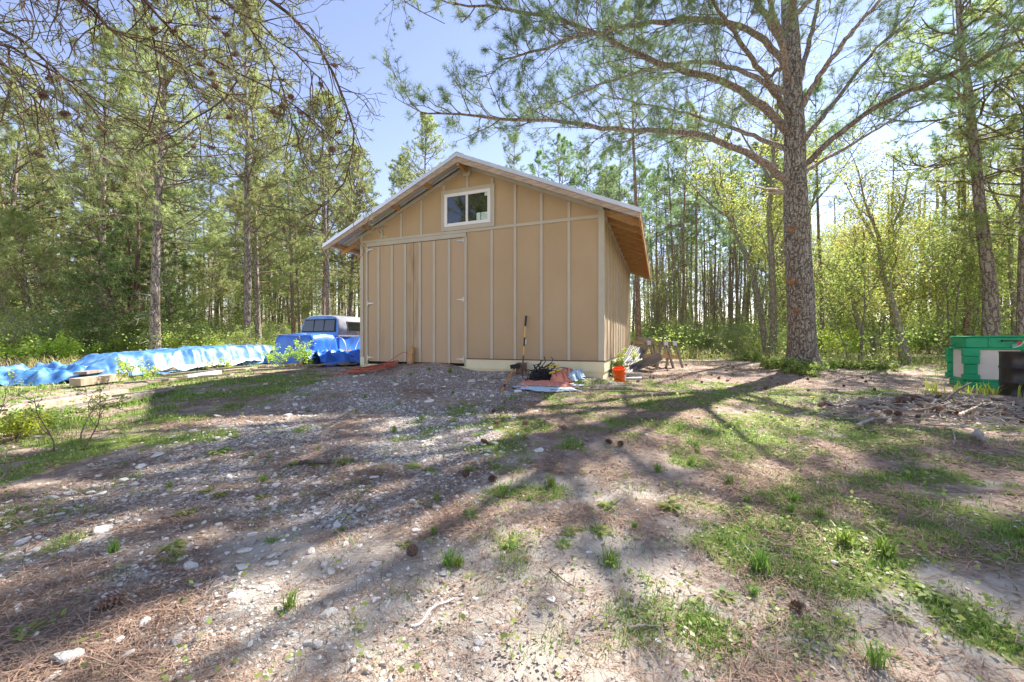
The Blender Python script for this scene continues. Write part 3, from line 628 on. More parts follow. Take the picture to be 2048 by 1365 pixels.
def make_pine(name, H, r0, cb, nb, BL, seed, bark, leaf, lean=0.0, dead=10, ndl=(9, .24, .016), spread=.65, twg=2, kids_n=4, topth=.1):
    """pine with trunk mesh and crown mesh (branches with needles); returns the two meshes"""
    g = np.random.default_rng(seed); K = 14
    zs = np.linspace(-.25, H, K); lx = lean * (np.maximum(zs, 0) / H) ** 1.3 * H * .12
    P = np.stack([lx + np.cumsum(g.normal(0, .018, K)) * 1.2, np.cumsum(g.normal(0, .018, K)) * 1.2, zs], 1); P[0, :2] = P[1, :2] = 0
    rr = r0 * (1 - .88 * np.clip(zs / H, 0, 1) ** 1.05); rr[0] *= 1.5; rr[1] *= 1.12
    tr = Acc(); Pf = smooth_poly(P, 40, 1); zf = Pf[:, 2]; rf = np.interp(zf, zs, rr) * (1 + g.normal(0, .02, 40)); tr.tube(Pf, rf, 10)
    # dead stubs low on the trunk belong to it
    for _ in range(dead):
        z = g.uniform(min(.04, cb), cb) * H; a = g.uniform(0, 6.28); c = np.array([np.interp(z, zs, P[:, 0]), np.interp(z, zs, P[:, 1]), z]); d = np.array([math.cos(a), math.sin(a), g.uniform(-.25, .3)])
        L = g.uniform(.15, 1.4) * (.5 + z / H); pts = [c]; q = d
        for k in range(4): q = unit(q + g.normal(0, .22, 3)); pts.append(pts[-1] + q * L / 4)
        tr.tube(pts, np.linspace(.018, .006, 5), 4, m=1, caps=False)
        if L > .7:
            for _2 in range(3): e = pts[g.integers(1, 4)]; f_ = unit(d + g.normal(0, .6, 3)); tr.tube([e, e + f_ * .25, e + f_ * .4 + g.normal(0, .06, 3)], [.007, .005, .003], 3, m=1, caps=False)
    tmesh = tr.mesh(name + '_trunk', [bark, TWIGGREY], True)
    tw = Tw()
    for b in range(nb):
        t = (b + g.uniform(0, 1)) / nb; z = H * (cb + (1 - cb) * t ** .9)
        prof = (.55 + .45 * math.sin(min(1, t * 2.4) * 1.57)) * (1 - t) ** .65 + .12
        L = BL * prof * g.uniform(.65, 1.15); a = g.uniform(0, 6.28) if b % 2 else (b * 2.4) % 6.28
        el = -.05 + .95 * t + g.uniform(-.15, .15); c = np.array([np.interp(z, zs, P[:, 0]), np.interp(z, zs, P[:, 1]), z])
        grow(tw, c, (math.cos(a), math.sin(a), el), L, .012 + .012 * L, twg, g, .16, .07, kids_n, (28, 58), True, 2, flat=.3)
    cr = Acc(); cr.twigs(tw.P, tw.R, 3, 0); cr.needles(tw.C, tw.D, ndl[0], ndl[1], ndl[2], spread, g, 1)
    return tmesh, cr.mesh(name + '_crown', [TWIG, leaf])

def make_hardwood(name, H, r0, seed, bark, leaf, fork=.35, stems=1, lsize=.055, nleaf=5, lean=(0, 0), spread=.45, lv=3, jit=.2):
    g = np.random.default_rng(seed); tr = Acc(); tw = Tw()
    for s in range(stems):
        a0 = s * 6.28 / max(stems, 1) + g.uniform(0, 1); tilt = .0 if stems == 1 else .14
        d = unit((lean[0] + tilt * math.cos(a0), lean[1] + tilt * math.sin(a0), 1)); p = np.array([.12 * math.cos(a0), .12 * math.sin(a0), -.15]) * (stems > 1) + (0, 0, -.15)
        P = [p]; q = d; n = 6
        for k in range(n): q = unit(q + g.normal(0, .06, 3)); P.append(P[-1] + q * H * fork / n * 1.5)
        rr = np.linspace(r0, r0 * .6, n + 1); rr[0] *= 1.4; Pf = smooth_poly(P, 18, 1); tr.tube(Pf, np.interp(np.linspace(0, 1, 18), np.linspace(0, 1, n + 1), rr), 9)
        ends = [(P[-1], q, r0 * .58, 0)] + [(P[k], unit(P[k + 1] - P[k]), r0 * .35, 1) for k in (2, 3, 4, 5) if g.random() < .75]
        for (c, dd, rad, side) in ends:
            for j in range(3 if not side else 1):
                az = g.uniform(0, 6.28) if side else j * 2.1 + g.uniform(0, 1); h = np.array([math.cos(az), math.sin(az), 0])
                nd = unit(dd + h * (spread * (1.6 if side else 1)) * g.uniform(.6, 1.3)); L = H * (1 - fork) * g.uniform(.45, .7) * (.7 if side else 1)
                pts = [c]; q2 = nd
                for k in range(6): q2 = unit(q2 + g.normal(0, .12, 3) + (0, 0, .06)); pts.append(pts[-1] + q2 * L / 6)
                pts = np.array(pts); tr.tube(smooth_poly(pts, 14, 1), np.linspace(rad * .8, rad * .16, 14), 6, caps=False)
                for k in range(9):
                    t = .2 + .8 * (k + g.random()) / 9; i = min(5, int(t * 6)); e = pts[i] + (pts[i + 1] - pts[i]) * (t * 6 - i)
                    az2 = g.uniform(0, 6.28); sd = unit(unit(pts[i + 1] - pts[i]) + .9 * np.array([math.cos(az2), math.sin(az2), g.uniform(-.2, .5)]))
                    grow(tw, e, sd, L * g.uniform(.22, .42), rad * .2, lv - 1, g, .2, .06, 3.4, (25, 60), True, 2)
    tm = tr.mesh(name + '_trunk', [bark], True)
    cr = Acc(); cr.twigs(tw.P, np.maximum(np.array(tw.R), .004), 3, 0); cr.leaves(tw.C, lsize, g, 1, flat=.3, jit=jit, n=nleaf)
    return tm, cr.mesh(name + '_crown', [TWIG if bark is not BARKGREY else TWIG, leaf])

def make_shrub(name, H, W, stems, seed, leaf, lsize=.045, nleaf=3, lv=2, wood=None):
    g = np.random.default_rng(seed); tw = Tw()
    for s in range(stems):
        a = g.uniform(0, 6.28); p = np.array([math.cos(a), math.sin(a), 0]) * g.uniform(0, .35) * W; p[2] = -.05
        d = unit((math.cos(a) * W / H * g.uniform(.2, 1), math.sin(a) * W / H * g.uniform(.2, 1), 1))
        grow(tw, p, d, H * g.uniform(.6, 1.05), .009, lv, g, .16, .03, 4.2, (25, 60), True, 3)
    st = Acc(); st.twigs(tw.P, np.maximum(np.array(tw.R), .0025), 3, 0); sm = st.mesh(name + '_stem', [wood or TWIG])
    fo = Acc(); fo.leaves(tw.C, lsize, g, 0, flat=.35, jit=.05 * W, n=nleaf); return sm, fo.mesh(name + '_foliage', [leaf])

def plant_tree(name, meshes, loc, rz=0, sc=1, label='', cat='tree', group=None, pn=('trunk', 'crown'), tilt=(0, 0)):
    o = empty(name, loc, rz, label, cat, group); o.scale = (sc, sc, sc); o.rotation_euler = (tilt[0], tilt[1], rz)
    for m_, n_ in zip(meshes, pn): link(n_, m_, o)
    return o

PT = [make_pine('tall_pine_a', 17, .17, .28, 74, 3.1, 101, BARK, NEEDLE, .2, 14, ndl=(12, .25, .019)),
      make_pine('tall_pine_b', 18, .19, .33, 70, 3.3, 102, BARK, NEEDLE, -.2, 14, ndl=(12, .25, .019)),
      make_pine('tall_pine_c', 15.5, .15, .24, 74, 2.8, 103, BARK, NEEDLE, .3, 12, ndl=(12, .25, .019))]
PS = [make_pine('slim_pine_a', 16, .12, .56, 34, 2.0, 111, BARKRED, NEEDLEBLUE, .3, 26),
      make_pine('slim_pine_b', 17, .135, .6, 34, 2.2, 112, BARKRED, NEEDLEBLUE, -.3, 30),
      make_pine('slim_pine_c', 15, .1, .52, 34, 1.8, 113, BARKRED, NEEDLEBLUE, .15, 26)]
PB = [make_pine('bushy_pine_a', 7.5, .09, .1, 60, 2.0, 121, BARK, NEEDLE, .3, 3),
      make_pine('bushy_pine_b', 9.5, .1, .12, 64, 2.3, 122, BARK, NEEDLE, -.4, 3)]
HW = [make_hardwood('hardwood_a', 11, .12, 131, BARKGREY, LEAF, .38, 1, .085, 3, spread=.5),
      make_hardwood('hardwood_b', 9, .085, 132, BARKGREY, LEAF, .3, 2, .085, 3, spread=.45),
      make_hardwood('hardwood_c', 12, .13, 133, BARKGREY, LEAF, .42, 1, .09, 3, spread=.5)]
SP = [make_hardwood('sapling_a', 5.5, .028, 141, BARKGREY, LEAFG, .4, 2, .07, 2, spread=.5, lv=2),
      make_hardwood('sapling_b', 4.2, .022, 142, BARKGREY, LEAFG, .35, 3, .07, 2, spread=.6, lv=2),
      make_hardwood('bare_sapling', 6.0, .03, 143, BARKGREY, LEAFG, .4, 2, .05, 0, spread=.5, lv=3)]
SH = [make_shrub('shrub_a', 1.1, .9, 16, 151, LEAFG, .06, 3), make_shrub('shrub_b', .9, 1.0, 14, 152, LEAFY, .055, 3),
      make_shrub('shrub_c', 1.7, 1.1, 14, 153, LEAFG, .065, 3)]
BR = [make_shrub('brush_a', 1.6, 1.4, 22, 154, LEAFG, .05, 1, 3, TWIGGREY)]

# --- trees one can tell apart
def gl3(px, d, dz=0): x = (px - 1024) / 780 * d; return (x, d, gz1(x, d) + dz)
plant_tree('pine_tree', PT[0], gl3(310, 15.5), 1.0, 1.0, 'straight grey pine trunk rising right behind the light blue tarp mound, leftmost near pine', 'pine tree')
plant_tree('pine_tree', PT[1], gl3(495, 18.5), 2.2, .92, 'grey pine behind the right end of the light blue tarp, trunk bright in the sun', 'pine tree')
plant_tree('pine_tree', PT[2], gl3(517, 22), 4.1, 1.0, 'darker pine standing close behind and right of the sunlit grey pine at the tarp end', 'pine tree')
plant_tree('pine_tree', PT[0], gl3(656, 21), 3.3, .82, 'grey pine right behind the truck cap, nearest the left eave of the shed', 'pine tree')
plant_tree('pine_tree', PS[0], gl3(646, 22.5), 1.3, .95, 'thin brown pine touching elbows with the grey pine behind the truck cap', 'pine tree')
plant_tree('pine_tree', PT[2], gl3(700, 27), .5, .9, 'thin distant pine between the truck cap and the left edge of the shed', 'pine tree')
plant_tree('pine_tree', PS[1], gl3(587, 26), .9, .95, 'thin pine in the gap between the tarp end and the truck cap', 'pine tree')
for px, d, s, l in ((850, 27, .88, 'light green pine crown showing above the roof just left of the ridge'), (800, 30, .86, 'smaller light green pine crown above the left roof slope'), ):
    plant_tree('pine_tree', PT[1] if px > 820 else PT[0], gl3(px, d), px * .01, s, l, 'pine tree')
plant_tree('pine_tree', PS[1], gl3(1277, 19), .4, 1.0, 'reddish pine trunk rising behind the sawhorses at the back corner of the shed', 'pine tree')
plant_tree('pine_tree', PS[0], gl3(1392, 26), 1.4, 1.0, 'orange-barked pine trunk left of the twin-stemmed tree, thickest in the pine rows', 'pine tree')
plant_tree('pine_tree', PS[2], gl3(1362, 24), 2.4, 1.0, 'thin dark leaning pine just left of the orange-barked pine', 'pine tree', tilt=(0, -.05))
plant_tree('pine_tree', PS[0], gl3(1645, 19), 3.6, .82, 'thin straight reddish pine just right of the huge pine trunk', 'pine tree')
plant_tree('pine_tree', PT[1], gl3(1988, 13.5), 5.2, 1.05, 'stout grey pine standing behind the green and white tank', 'pine tree', tilt=(0, -.05))
plant_tree('pine_tree', PT[2], gl3(2045, 13), .2, .95, 'dark pine at the right edge of the yard behind the black drum', 'pine tree')
plant_tree('pine_tree', PS[2], gl3(1935, 17.5), .2, 1.1, 'dark pine leaning left behind the green and white tank', 'pine tree', tilt=(0, -.08))
m_ = make_hardwood('twin', 12, .15, 161, BARKGREY, LEAF, .42, 2, .08, 3, spread=.35)
plant_tree('twin_stem_tree', m_, gl3(1545, 17), 1.2, 1, 'two-stemmed mossy hardwood with an orange root stump, just left of the huge pine', 'tree')
m_ = make_hardwood('maple', 8.6, .14, 169, BARKGREY, LEAF, .34, 1, .075, 4, lean=(-.1, 0), spread=.62, lv=3)
plant_tree('maple_tree', m_, gl3(1812, 14), .6, 1, 'leaning forked hardwood with yellow-green leaves, between the huge pine and the green tank', 'tree')
m_ = make_hardwood('maple2', 7.0, .12, 172, BARKGREY, LEAF, .3, 2, .075, 4, lean=(-.1, .1), spread=.6)
plant_tree('hardwood_tree', m_, gl3(1735, 18), 2.2, 1, 'crooked many-branched hardwood standing in bright bushes right of the huge pine', 'tree')
# dark cedars behind the left tarp
def make_cedar(name, H, seed):
    g = np.random.default_rng(seed); tr = Acc(); tw = Tw()
    for s in range(3):
        a = s * 2.1; P = [np.array([.3 * math.cos(a), .3 * math.sin(a), -.1])]; q = unit((.1 * math.cos(a), .1 * math.sin(a), 1))
        for k in range(7): q = unit(q + g.normal(0, .07, 3) + (0, 0, .06)); P.append(P[-1] + q * H * (1 - s * .15) / 7)
        P = np.array(P); tr.tube(smooth_poly(P, 20, 1), np.linspace(.17, .03, 20) * (1 - .2 * s), 8)
        for b in range(38):
            t = .18 + .8 * b / 38; i = min(6, int(t * 7)); c = P[i] + (P[i + 1] - P[i]) * (t * 7 - i); az = g.uniform(0, 6.28)
            grow(tw, c, (math.cos(az), math.sin(az), g.uniform(-.15, .4)), (2.6 * (1 - t) + .5) * g.uniform(.7, 1.1), .02, 2, g, .2, .03, 4, (25, 55), True, 3)
    cr = Acc(); cr.twigs(tw.P, tw.R, 3, 0); cr.needles(tw.C, tw.D, 7, .14, .03, .8, g, 1)
    return tr.mesh(name + '_t', [barkred2], True), cr.mesh(name + '_c', [TWIG, CEDAR])
barkred2 = mat('cedar_bark', (.1, .06, .045), .95, var=(.22, .15, .11), nscale=12, stretch=(1, 1, .2), bump=.6)
CD = make_cedar('cedar', 7.5, 181)
plant_tree('cedar_tree', CD, gl3(272, 18.5), 0, 1, 'dark multi-trunked cedar just left of the leftmost near pine', 'cedar')
plant_tree('evergreen_tree', PB[1], gl3(205, 24), 1, .7, 'short bushy evergreen left of the multi-trunked cedar', 'evergreen')

# --- the wood: rows and rows of look-alike trees, each one a tree
g5 = np.random.default_rng(21)
placed = []
def try_place(px, d, mind):
    x = (px - 1024) / 780 * d
    if in_shed(np.array([x]), np.array([d]), 1.6)[0]: return None
    for (a, b) in placed:
        if (a - x) ** 2 + (b - d) ** 2 < mind ** 2: return None
    placed.append((x, d)); return (x, d, gz1(x, d) - .03)
def wood(n, pxr, dr, protos, name, label, cat, group, scr=(.85, 1.1), mind=1.1, dfun=None, pn=('trunk', 'crown'), tl=.035):
    roots = {}; c = 0; tries = 0
    while c < n and tries < n * 25:
        tries += 1; px = g5.uniform(*pxr); d = dr[0] + (dr[1] - dr[0]) * g5.random() ** .8
        if dfun: d += dfun(px)
        loc = try_place(px, d, mind)
        if loc is None: continue
        k = g5.integers(len(protos)); rz = g5.uniform(0, 6.28); s = g5.uniform(*scr); t = (g5.normal(0, tl), g5.normal(0, tl))
        if k not in roots:
            o = plant_tree(name, protos[k], loc, rz, s, label, cat, group, pn, t); roots[k] = (o, [ch for ch in COL.objects if ch.parent == o])
        else: copy_tree(roots[k][0], roots[k][1], loc, rz, s, tilt=t)
        c += 1
ledge = lambda px: 4 * np.clip(px / 700, 0, 1) + 7 * np.clip((px - 330) / 200, 0, 1)
wood(42, (-420, 560), (18, 42), PT, 'pine_tree', 'tall feathery pine standing back in the crowded wood left of the shed', 'pine tree', 'pines of the left wood', mind=1.7, dfun=ledge)
wood(17, (-300, 620), (17, 32), PB, 'young_pine', 'low bushy young pine filling the wood edge behind the blue tarps', 'young pine', 'bushy pines of the left wood', (.7, 1.15), 1.4, ledge)
wood(22, (-200, 700), (16, 30), SP, 'thin_sapling', 'spindly leafing sapling among the pines left of the shed', 'sapling', 'saplings of the left wood', (.8, 1.3), .7, ledge)
wood(9, (560, 760), (28, 44), PT, 'pine_tree', 'distant pine seen past the left eave of the shed', 'pine tree', 'pines beyond the left eave', (.75, .92), 1.6)
wood(5, (770, 1000), (38, 50), PT, 'pine_tree', 'far pine hidden low behind the shed roof', 'pine tree', 'pines behind the shed', (.6, .72), 1.6)
wood(84, (1010, 1600), (26, 52), PS, 'slim_pine', 'slender bare-stemmed pine in the rows right of the shed', 'pine tree', 'slender pines of the right rows', (.85, 1.1), 1.1)
wood(22, (1270, 1640), (20, 30), SP[:1] + SP[2:] * 2, 'thin_sapling', 'thin sapling standing under the slender pine rows', 'sapling', 'saplings under the pine rows', (.8, 1.3), .6)
wood(27, (1570, 2080), (16, 40), HW, 'hardwood_tree', 'slim hardwood with sparse yellow-green leaves in the wood right of the huge pine', 'tree', 'hardwoods of the right wood', (.75, 1.1), 1.6)
wood(12, (1650, 2080), (14, 28), SP, 'thin_sapling', 'thin leafing sapling in the wood beyond the green tank', 'sapling', 'saplings of the right wood', (.9, 1.5), .8)
wood(17, (1850, 2500), (16, 36), PS, 'slim_pine', 'dark slim pine in the stand behind the tank and drum', 'pine tree', 'pines behind the tank', (.8, 1.05), 1.2)
wood(5, (2150, 3000), (9, 15), PT, 'pine_tree', 'unseen pine added beyond the right edge to shade the foreground', 'pine tree', 'unseen pines added for foreground shade', (.9, 1.0), 2.5)  # out-of-view pines added to cast shade over the foreground
wood(26, (-150, 700), (16, 25), SH, 'leafy_shrub', 'low leafy shrub at the foot of the left wood', 'shrub', 'shrubs along the left wood', (.6, 1.3), .6, ledge, ('stem', 'foliage'))
wood(24, (1265, 1640), (19, 26), SH, 'leafy_shrub', 'bright low shrub at the edge of the pine rows', 'shrub', 'shrubs along the pine rows', (.6, 1.2), .5, None, ('stem', 'foliage'))
wood(13, (1620, 2060), (15.5, 27), SH, 'leafy_shrub', 'sunlit green shrub in the wood right of the huge pine', 'shrub', 'shrubs of the right wood', (.7, 1.6), .6, None, ('stem', 'foliage'))
wood(38, (-100, 640), (15, 25), BR, 'bare_brush', 'tangle of bare grey brush in the left wood', 'brush', 'bare brush of the left wood', (.8, 1.5), .8, ledge, ('stem', 'foliage'))
wood(30, (1280, 2040), (18, 32), BR, 'bare_brush', 'tangle of bare grey brush in the right wood', 'brush', 'bare brush of the right wood', (.8, 1.6), .8, None, ('stem', 'foliage'))
wood(24, (-120, 545), (13.3, 17), [SH[1], SH[2], SH[1]], 'lime_shrub', 'sunlit lime-green shrub in the front row of the left wood, just behind the tarps', 'shrub', 'lime shrubs behind the tarps', (.8, 1.5), .6, lambda px: 3.2 * np.clip(px / 545, 0, 1), ('stem', 'foliage'))
# trees behind the photographer: out of view, they show in the window glass
for k, (x, y, s) in enumerate(((-9, -9, 1), (-3, -12, .95), (3.5, -10, 1.05), (8, -13, 1), (12, -6, .9), (-14, -3, 1), (-6, -16, 1), (1, -17, .9), (17, -1, .9), (-9.5, -.5, .7), (-8, -3.5, .8), (-12, -2.5, .75), (-14.5, -5, .9), (-10, -6, .8))):
    plant_tree('pine_tree', PT[k % 3], (x, y, gz1(x, y)), k * 1.3, s, 'pine behind the photographer, mirrored in the gable window', 'pine tree', 'pines mirrored in the window')

# --- the far wood, one mass
gF = np.random.default_rng(31); a = Acc(); PL = []; RL = []
N = 520; ang = np.radians(gF.uniform(-60, 60, N)); k = (np.abs(ang + .05) > .0); ang = ang[k]; rr = gF.uniform(44, 72, len(ang))
x = rr * np.sin(ang); y = rr * np.cos(ang); z = gz(x, y); h = gF.uniform(9, 16, len(x))
for i in range(len(x)):
    lx = gF.normal(0, .3, 5).cumsum() * .5; P = np.stack([x[i] + lx, y[i] + 0 * lx, z[i] + np.linspace(-.3, h[i], 5)], 1); PL.append(P); RL.append(np.linspace(.15, .05, 5))
a.twigs(PL, RL, 5, 0)
M = 52000; ang = np.radians(gF.uniform(-60, 60, M)); rr = gF.uniform(42, 74, M); x = rr * np.sin(ang); y = rr * np.cos(ang)
zz = gF.uniform(0, 1, M) ** .9 * 15; dens = fbm(x * .35, zz * .5 + 50, 7) * 1.5 + fbm(y * .3, zz * .4, 8) - .75
px_ = np.degrees(ang); sky_gap = np.clip(1 - np.exp(-((px_ + 12) / 9) ** 2) * (zz > 6) * 1.0, 0, 1) * np.clip(1 - (px_ > 40) * (zz > 2.5) * .75, 0, 1)
hi = 10 + 6 * fbm(px_ * .2, px_ * 0, 12) - 5 * np.exp(-((px_ - 2) / 14) ** 2)
k = (gF.uniform(0, 1, M) < dens * sky_gap * np.where(zz > 2.2, .9, 2)) & (zz < hi); C = np.stack([x[k], y[k], gz(x[k], y[k]) + zz[k]], -1)
a.needles(C, gF.normal(0, 1, C.shape) * (1, 1, .3) + (0, 0, .2), 9, .75, .05, .8, gF, 1)
k2 = zz[k] < 2.5; a.leaves(C[k2], .28, gF, 2, flat=.3, jit=.6, n=8)
tag(a.obj('far_woodland', [BARKRED, NEEDLE, LEAFG]), 'far-off pine and hardwood forest closing the view behind all the nearer trees', 'woodland', kind='stuff')
a = Acc(); M = 30000; ang = np.radians(gF.uniform(-56, 56, M)); rr = gF.uniform(17, 46, M); x = rr * np.sin(ang); y = rr * np.cos(ang)
k = (fbm(x * .4, y * .4, 15) > .47) & ~in_shed(x, y, .5) & ~((x > -9) & (x < 6) & (y < 21)) & (rr > 19 - 3 * np.clip(np.abs(x) / 12, 0, 1)); x, y = x[k], y[k]
hh = gF.uniform(0, 1, len(x)) ** 2 * (.8 + .8 * fbm(x * .7, y * .7, 16)); k = gF.random(len(x)) < np.where(x < 0, .4, .8); a.leaves(np.stack([x, y, gz(x, y) + hh], -1)[k], .1, gF, 0, flat=.3, jit=.14, n=5)
xx, yy = x[~k], y[~k]; xx = np.repeat(xx, 7) + gF.normal(0, .25, len(xx) * 7); yy = np.repeat(yy, 7) + gF.normal(0, .25, len(yy) * 7); blades(a, xx, yy, gF.uniform(.2, .6, len(xx)), np.full(len(xx), .022), gF, .7, m=1)
tag(a.obj('undergrowth', [LEAFG, leafmat('dry_grass', (.34, .3, .12), (.55, .48, .25), .4)]), 'leafy undergrowth, vines and brambles carpeting the forest floor', 'undergrowth', kind='stuff')

# ------------------------------------------------------------------ the huge pine
g6 = np.random.default_rng(41)
bp_ = np.array([8.15, 11.05, gz1(8.15, 11.05)])
bpine = empty('big_pine', bp_, 0, 'huge old pine with thick furrowed bark and long spreading limbs right of the shed', 'pine tree')
def rel(P): return np.array(P, float) - bp_
tp = [at(1606, 742, 11.1), at(1603, 660, 11.05), at(1600, 560, 11), at(1594, 450, 11), at(1590, 330, 11), at(1588, 230, 11.05), at(1584, 120, 11.1), at(1578, 10, 11.2), at(1572, -120, 11.3), at(1570, -320, 11.3), at(1560, -620, 11.4)]
tp = rel(tp); tp[0][2] -= .25
K = 90; zz = np.linspace(tp[0][2], tp[-1][2], K); P = np.stack([np.interp(zz, tp[:, 2], tp[:, 0]), np.interp(zz, tp[:, 2], tp[:, 1]), zz], 1)
for _ in range(6): P[1:-1, :2] = (P[:-2, :2] + 2 * P[1:-1, :2] + P[2:, :2]) / 4
rad = np.interp(zz, [-.3, .05, .35, 1.2, 4, 6, 9, 13, 18.5], [.62, .45, .37, .33, .3, .25, .22, .14, .05])
S = 28; a_ = np.linspace(0, 2 * np.pi, S, endpoint=False)
T_ = Acc(); nz = (fbm(np.cos(a_)[None] * 2.2 + 9, np.sin(a_)[None] * 2.2 + zz[:, None] * .8, 5) - .5) * .22 + (vnoise(a_[None] * 7 + 0 * zz[:, None], zz[:, None] * 5, 6) - .5) * .07
flare = 1 + .22 * np.exp(-np.maximum(zz, 0) / .25)[:, None] * np.cos(a_ * 5 + 1)[None]
rr = rad[:, None] * (1 + nz) * flare
V = np.stack([P[:, 0][:, None] + rr * np.cos(a_), P[:, 1][:, None] + rr * np.sin(a_), np.repeat(zz[:, None], S, 1)], -1).reshape(-1, 3)
k = np.arange(K - 1)[:, None]; i = np.arange(S)[None]; j = (i + 1) % S
T_.add(V, np.stack([k * S + i, k * S + j, (k + 1) * S + j, (k + 1) * S + i], -1).reshape(-1, 4))
T_.obj('trunk', [BARKBIG], bpine, True)
for (px, py, s_) in ((1586, 560, -.2), (1606, 500, .2), (1590, 455, -.1), (1600, 620, .1)):    # knots and stubs
    c = rel([at(px, py, 10.8)])[0]; a = Acc(); d = unit((s_ * .8, -1, .15)); a.tube([c - d * .12, c - d * .02, c + d * .03], [.13, .09, .05], 9); a.obj('knot', [mat('broken_wood', (.16, .1, .06), .9, var=(.36, .22, .13), nscale=12)], bpine, True)
a = Acc(); c0 = rel([at(1566, 385, 10.9)])[0]; c1 = rel([at(1497, 373, 10.3)])[0]
a.tube([c0, (c0 * 2 + c1) / 3 + (0, 0, .03), (c0 + c1) / 2 + (0, 0, .0), c1 + (0, 0, .05)], [.06, .04, .03, .008], 6); a.tube([c0 + (0, 0, -.03), (c0 + c1) / 2 + (0.1, 0, -.1), c1 + (.35, 0, -.2)], [.04, .025, .006], 6); a.obj('broken_limb', [OLDWOOD], bpine, True)
LIMBS = [  # (points px,py,depth ; base radius)
    ([(1572, 362, 10.9), (1520, 318, 10.5), (1460, 292, 10.1), (1400, 268, 9.7), (1330, 259, 9.3), (1240, 263, 9), (1160, 246, 8.7), (1080, 238, 8.5), (990, 240, 8.4), (900, 222, 8.3), (840, 228, 8.2)], .13),
    ([(1572, 262, 11), (1530, 215, 10.6), (1470, 172, 10.2), (1400, 148, 9.8), (1330, 132, 9.4), (1250, 96, 9), (1190, 66, 8.7), (1120, 38, 8.4), (1030, 22, 8.2), (900, 5, 8)], .15),
    ([(1578, 190, 11), (1520, 160, 11.2), (1470, 135, 11.6), (1400, 120, 12), (1300, 140, 12.4), (1200, 170, 12.7), (1130, 200, 12.9), (1040, 230, 13)], .1),
    ([(1570, 130, 10.9), (1530, 80, 10.4), (1480, 50, 9.9), (1400, 38, 9.4), (1300, 46, 8.9), (1200, 60, 8.5), (1100, 95, 8.2), (1000, 120, 8)], .12),
    ([(1575, 230, 11), (1540, 170, 10.2), (1500, 110, 9.4), (1450, 40, 8.7), (1400, -40, 8.1), (1330, -140, 7.5)], .11),
    ([(1572, 300, 11), (1500, 268, 11.6), (1420, 240, 12.2), (1350, 222, 12.8), (1270, 205, 13.2), (1200, 190, 13.6)], .09),
    ([(1604, 335, 11), (1640, 300, 10.7), (1700, 250, 10.3), (1760, 208, 9.9), (1850, 172, 9.4), (1960, 120, 8.8), (2080, 60, 8.3), (2200, 0, 7.8)], .11),
    ([(1606, 345, 11), (1650, 318, 11.3), (1700, 292, 11.6), (1750, 262, 11.9), (1810, 222, 12.2), (1880, 190, 12.4)], .07),
    ([(1602, 290, 11), (1640, 240, 11.3), (1690, 180, 11.7), (1730, 120, 12), (1790, 60, 12.4), (1850, -20, 12.8)], .1),
    ([(1600, 220, 11), (1640, 150, 10.6), (1690, 80, 10.1), (1760, 0, 9.6), (1840, -90, 9)], .12),
    ([(1590, 200, 11), (1610, 120, 11.5), (1630, 40, 12), (1650, -60, 12.5), (1680, -160, 13)], .12),
    ([(1565, 90, 11), (1520, 10, 10.3), (1460, -70, 9.5), (1380, -150, 8.7), (1280, -230, 8)], .12),
    ([(1580, 60, 11.1), (1590, -40, 10), (1600, -140, 9), (1590, -260, 8), (1560, -380, 7.2)], .11),
    ([(1575, 160, 11), (1560, 60, 9.8), (1520, -60, 8.6), (1450, -220, 7.4), (1350, -400, 6.4)], .11),
    ([(1590, 30, 11.1), (1680, -60, 11), (1800, -140, 10.8), (1950, -220, 10.5)], .1),
    ([(1575, -60, 11.2), (1480, -120, 11.5), (1360, -180, 12), (1220, -220, 12.4)], .1),
    ([(1575, -120, 11.2), (1500, -260, 10.4), (1400, -400, 9.6), (1250, -560, 8.8)], .09),
    ([(1575, -220, 11.3), (1640, -340, 10.4), (1720, -480, 9.6)], .08),
    ([(1570, -330, 11.3), (1480, -470, 11), (1380, -600, 10.6)], .07),
    ([(1568, -380, 11.3), (1620, -520, 11.6), (1700, -640, 12)], .07),
]
for q in range(6):  # limbs added high in the crown to dapple the foreground with shade
    z0 = 8.7 + q * 1.5; az = q * 2.4 + .4; Lh = 5.2 - q * .17; c0 = np.array([-.3, .2, z0]); hd = np.array([math.sin(az), math.cos(az), 0])
    LIMBS.append(([c0 + hd * Lh * t + np.array([0, 0, Lh * (.55 * t - .28 * t * t)]) for t in np.linspace(0, 1, 6)], .085))
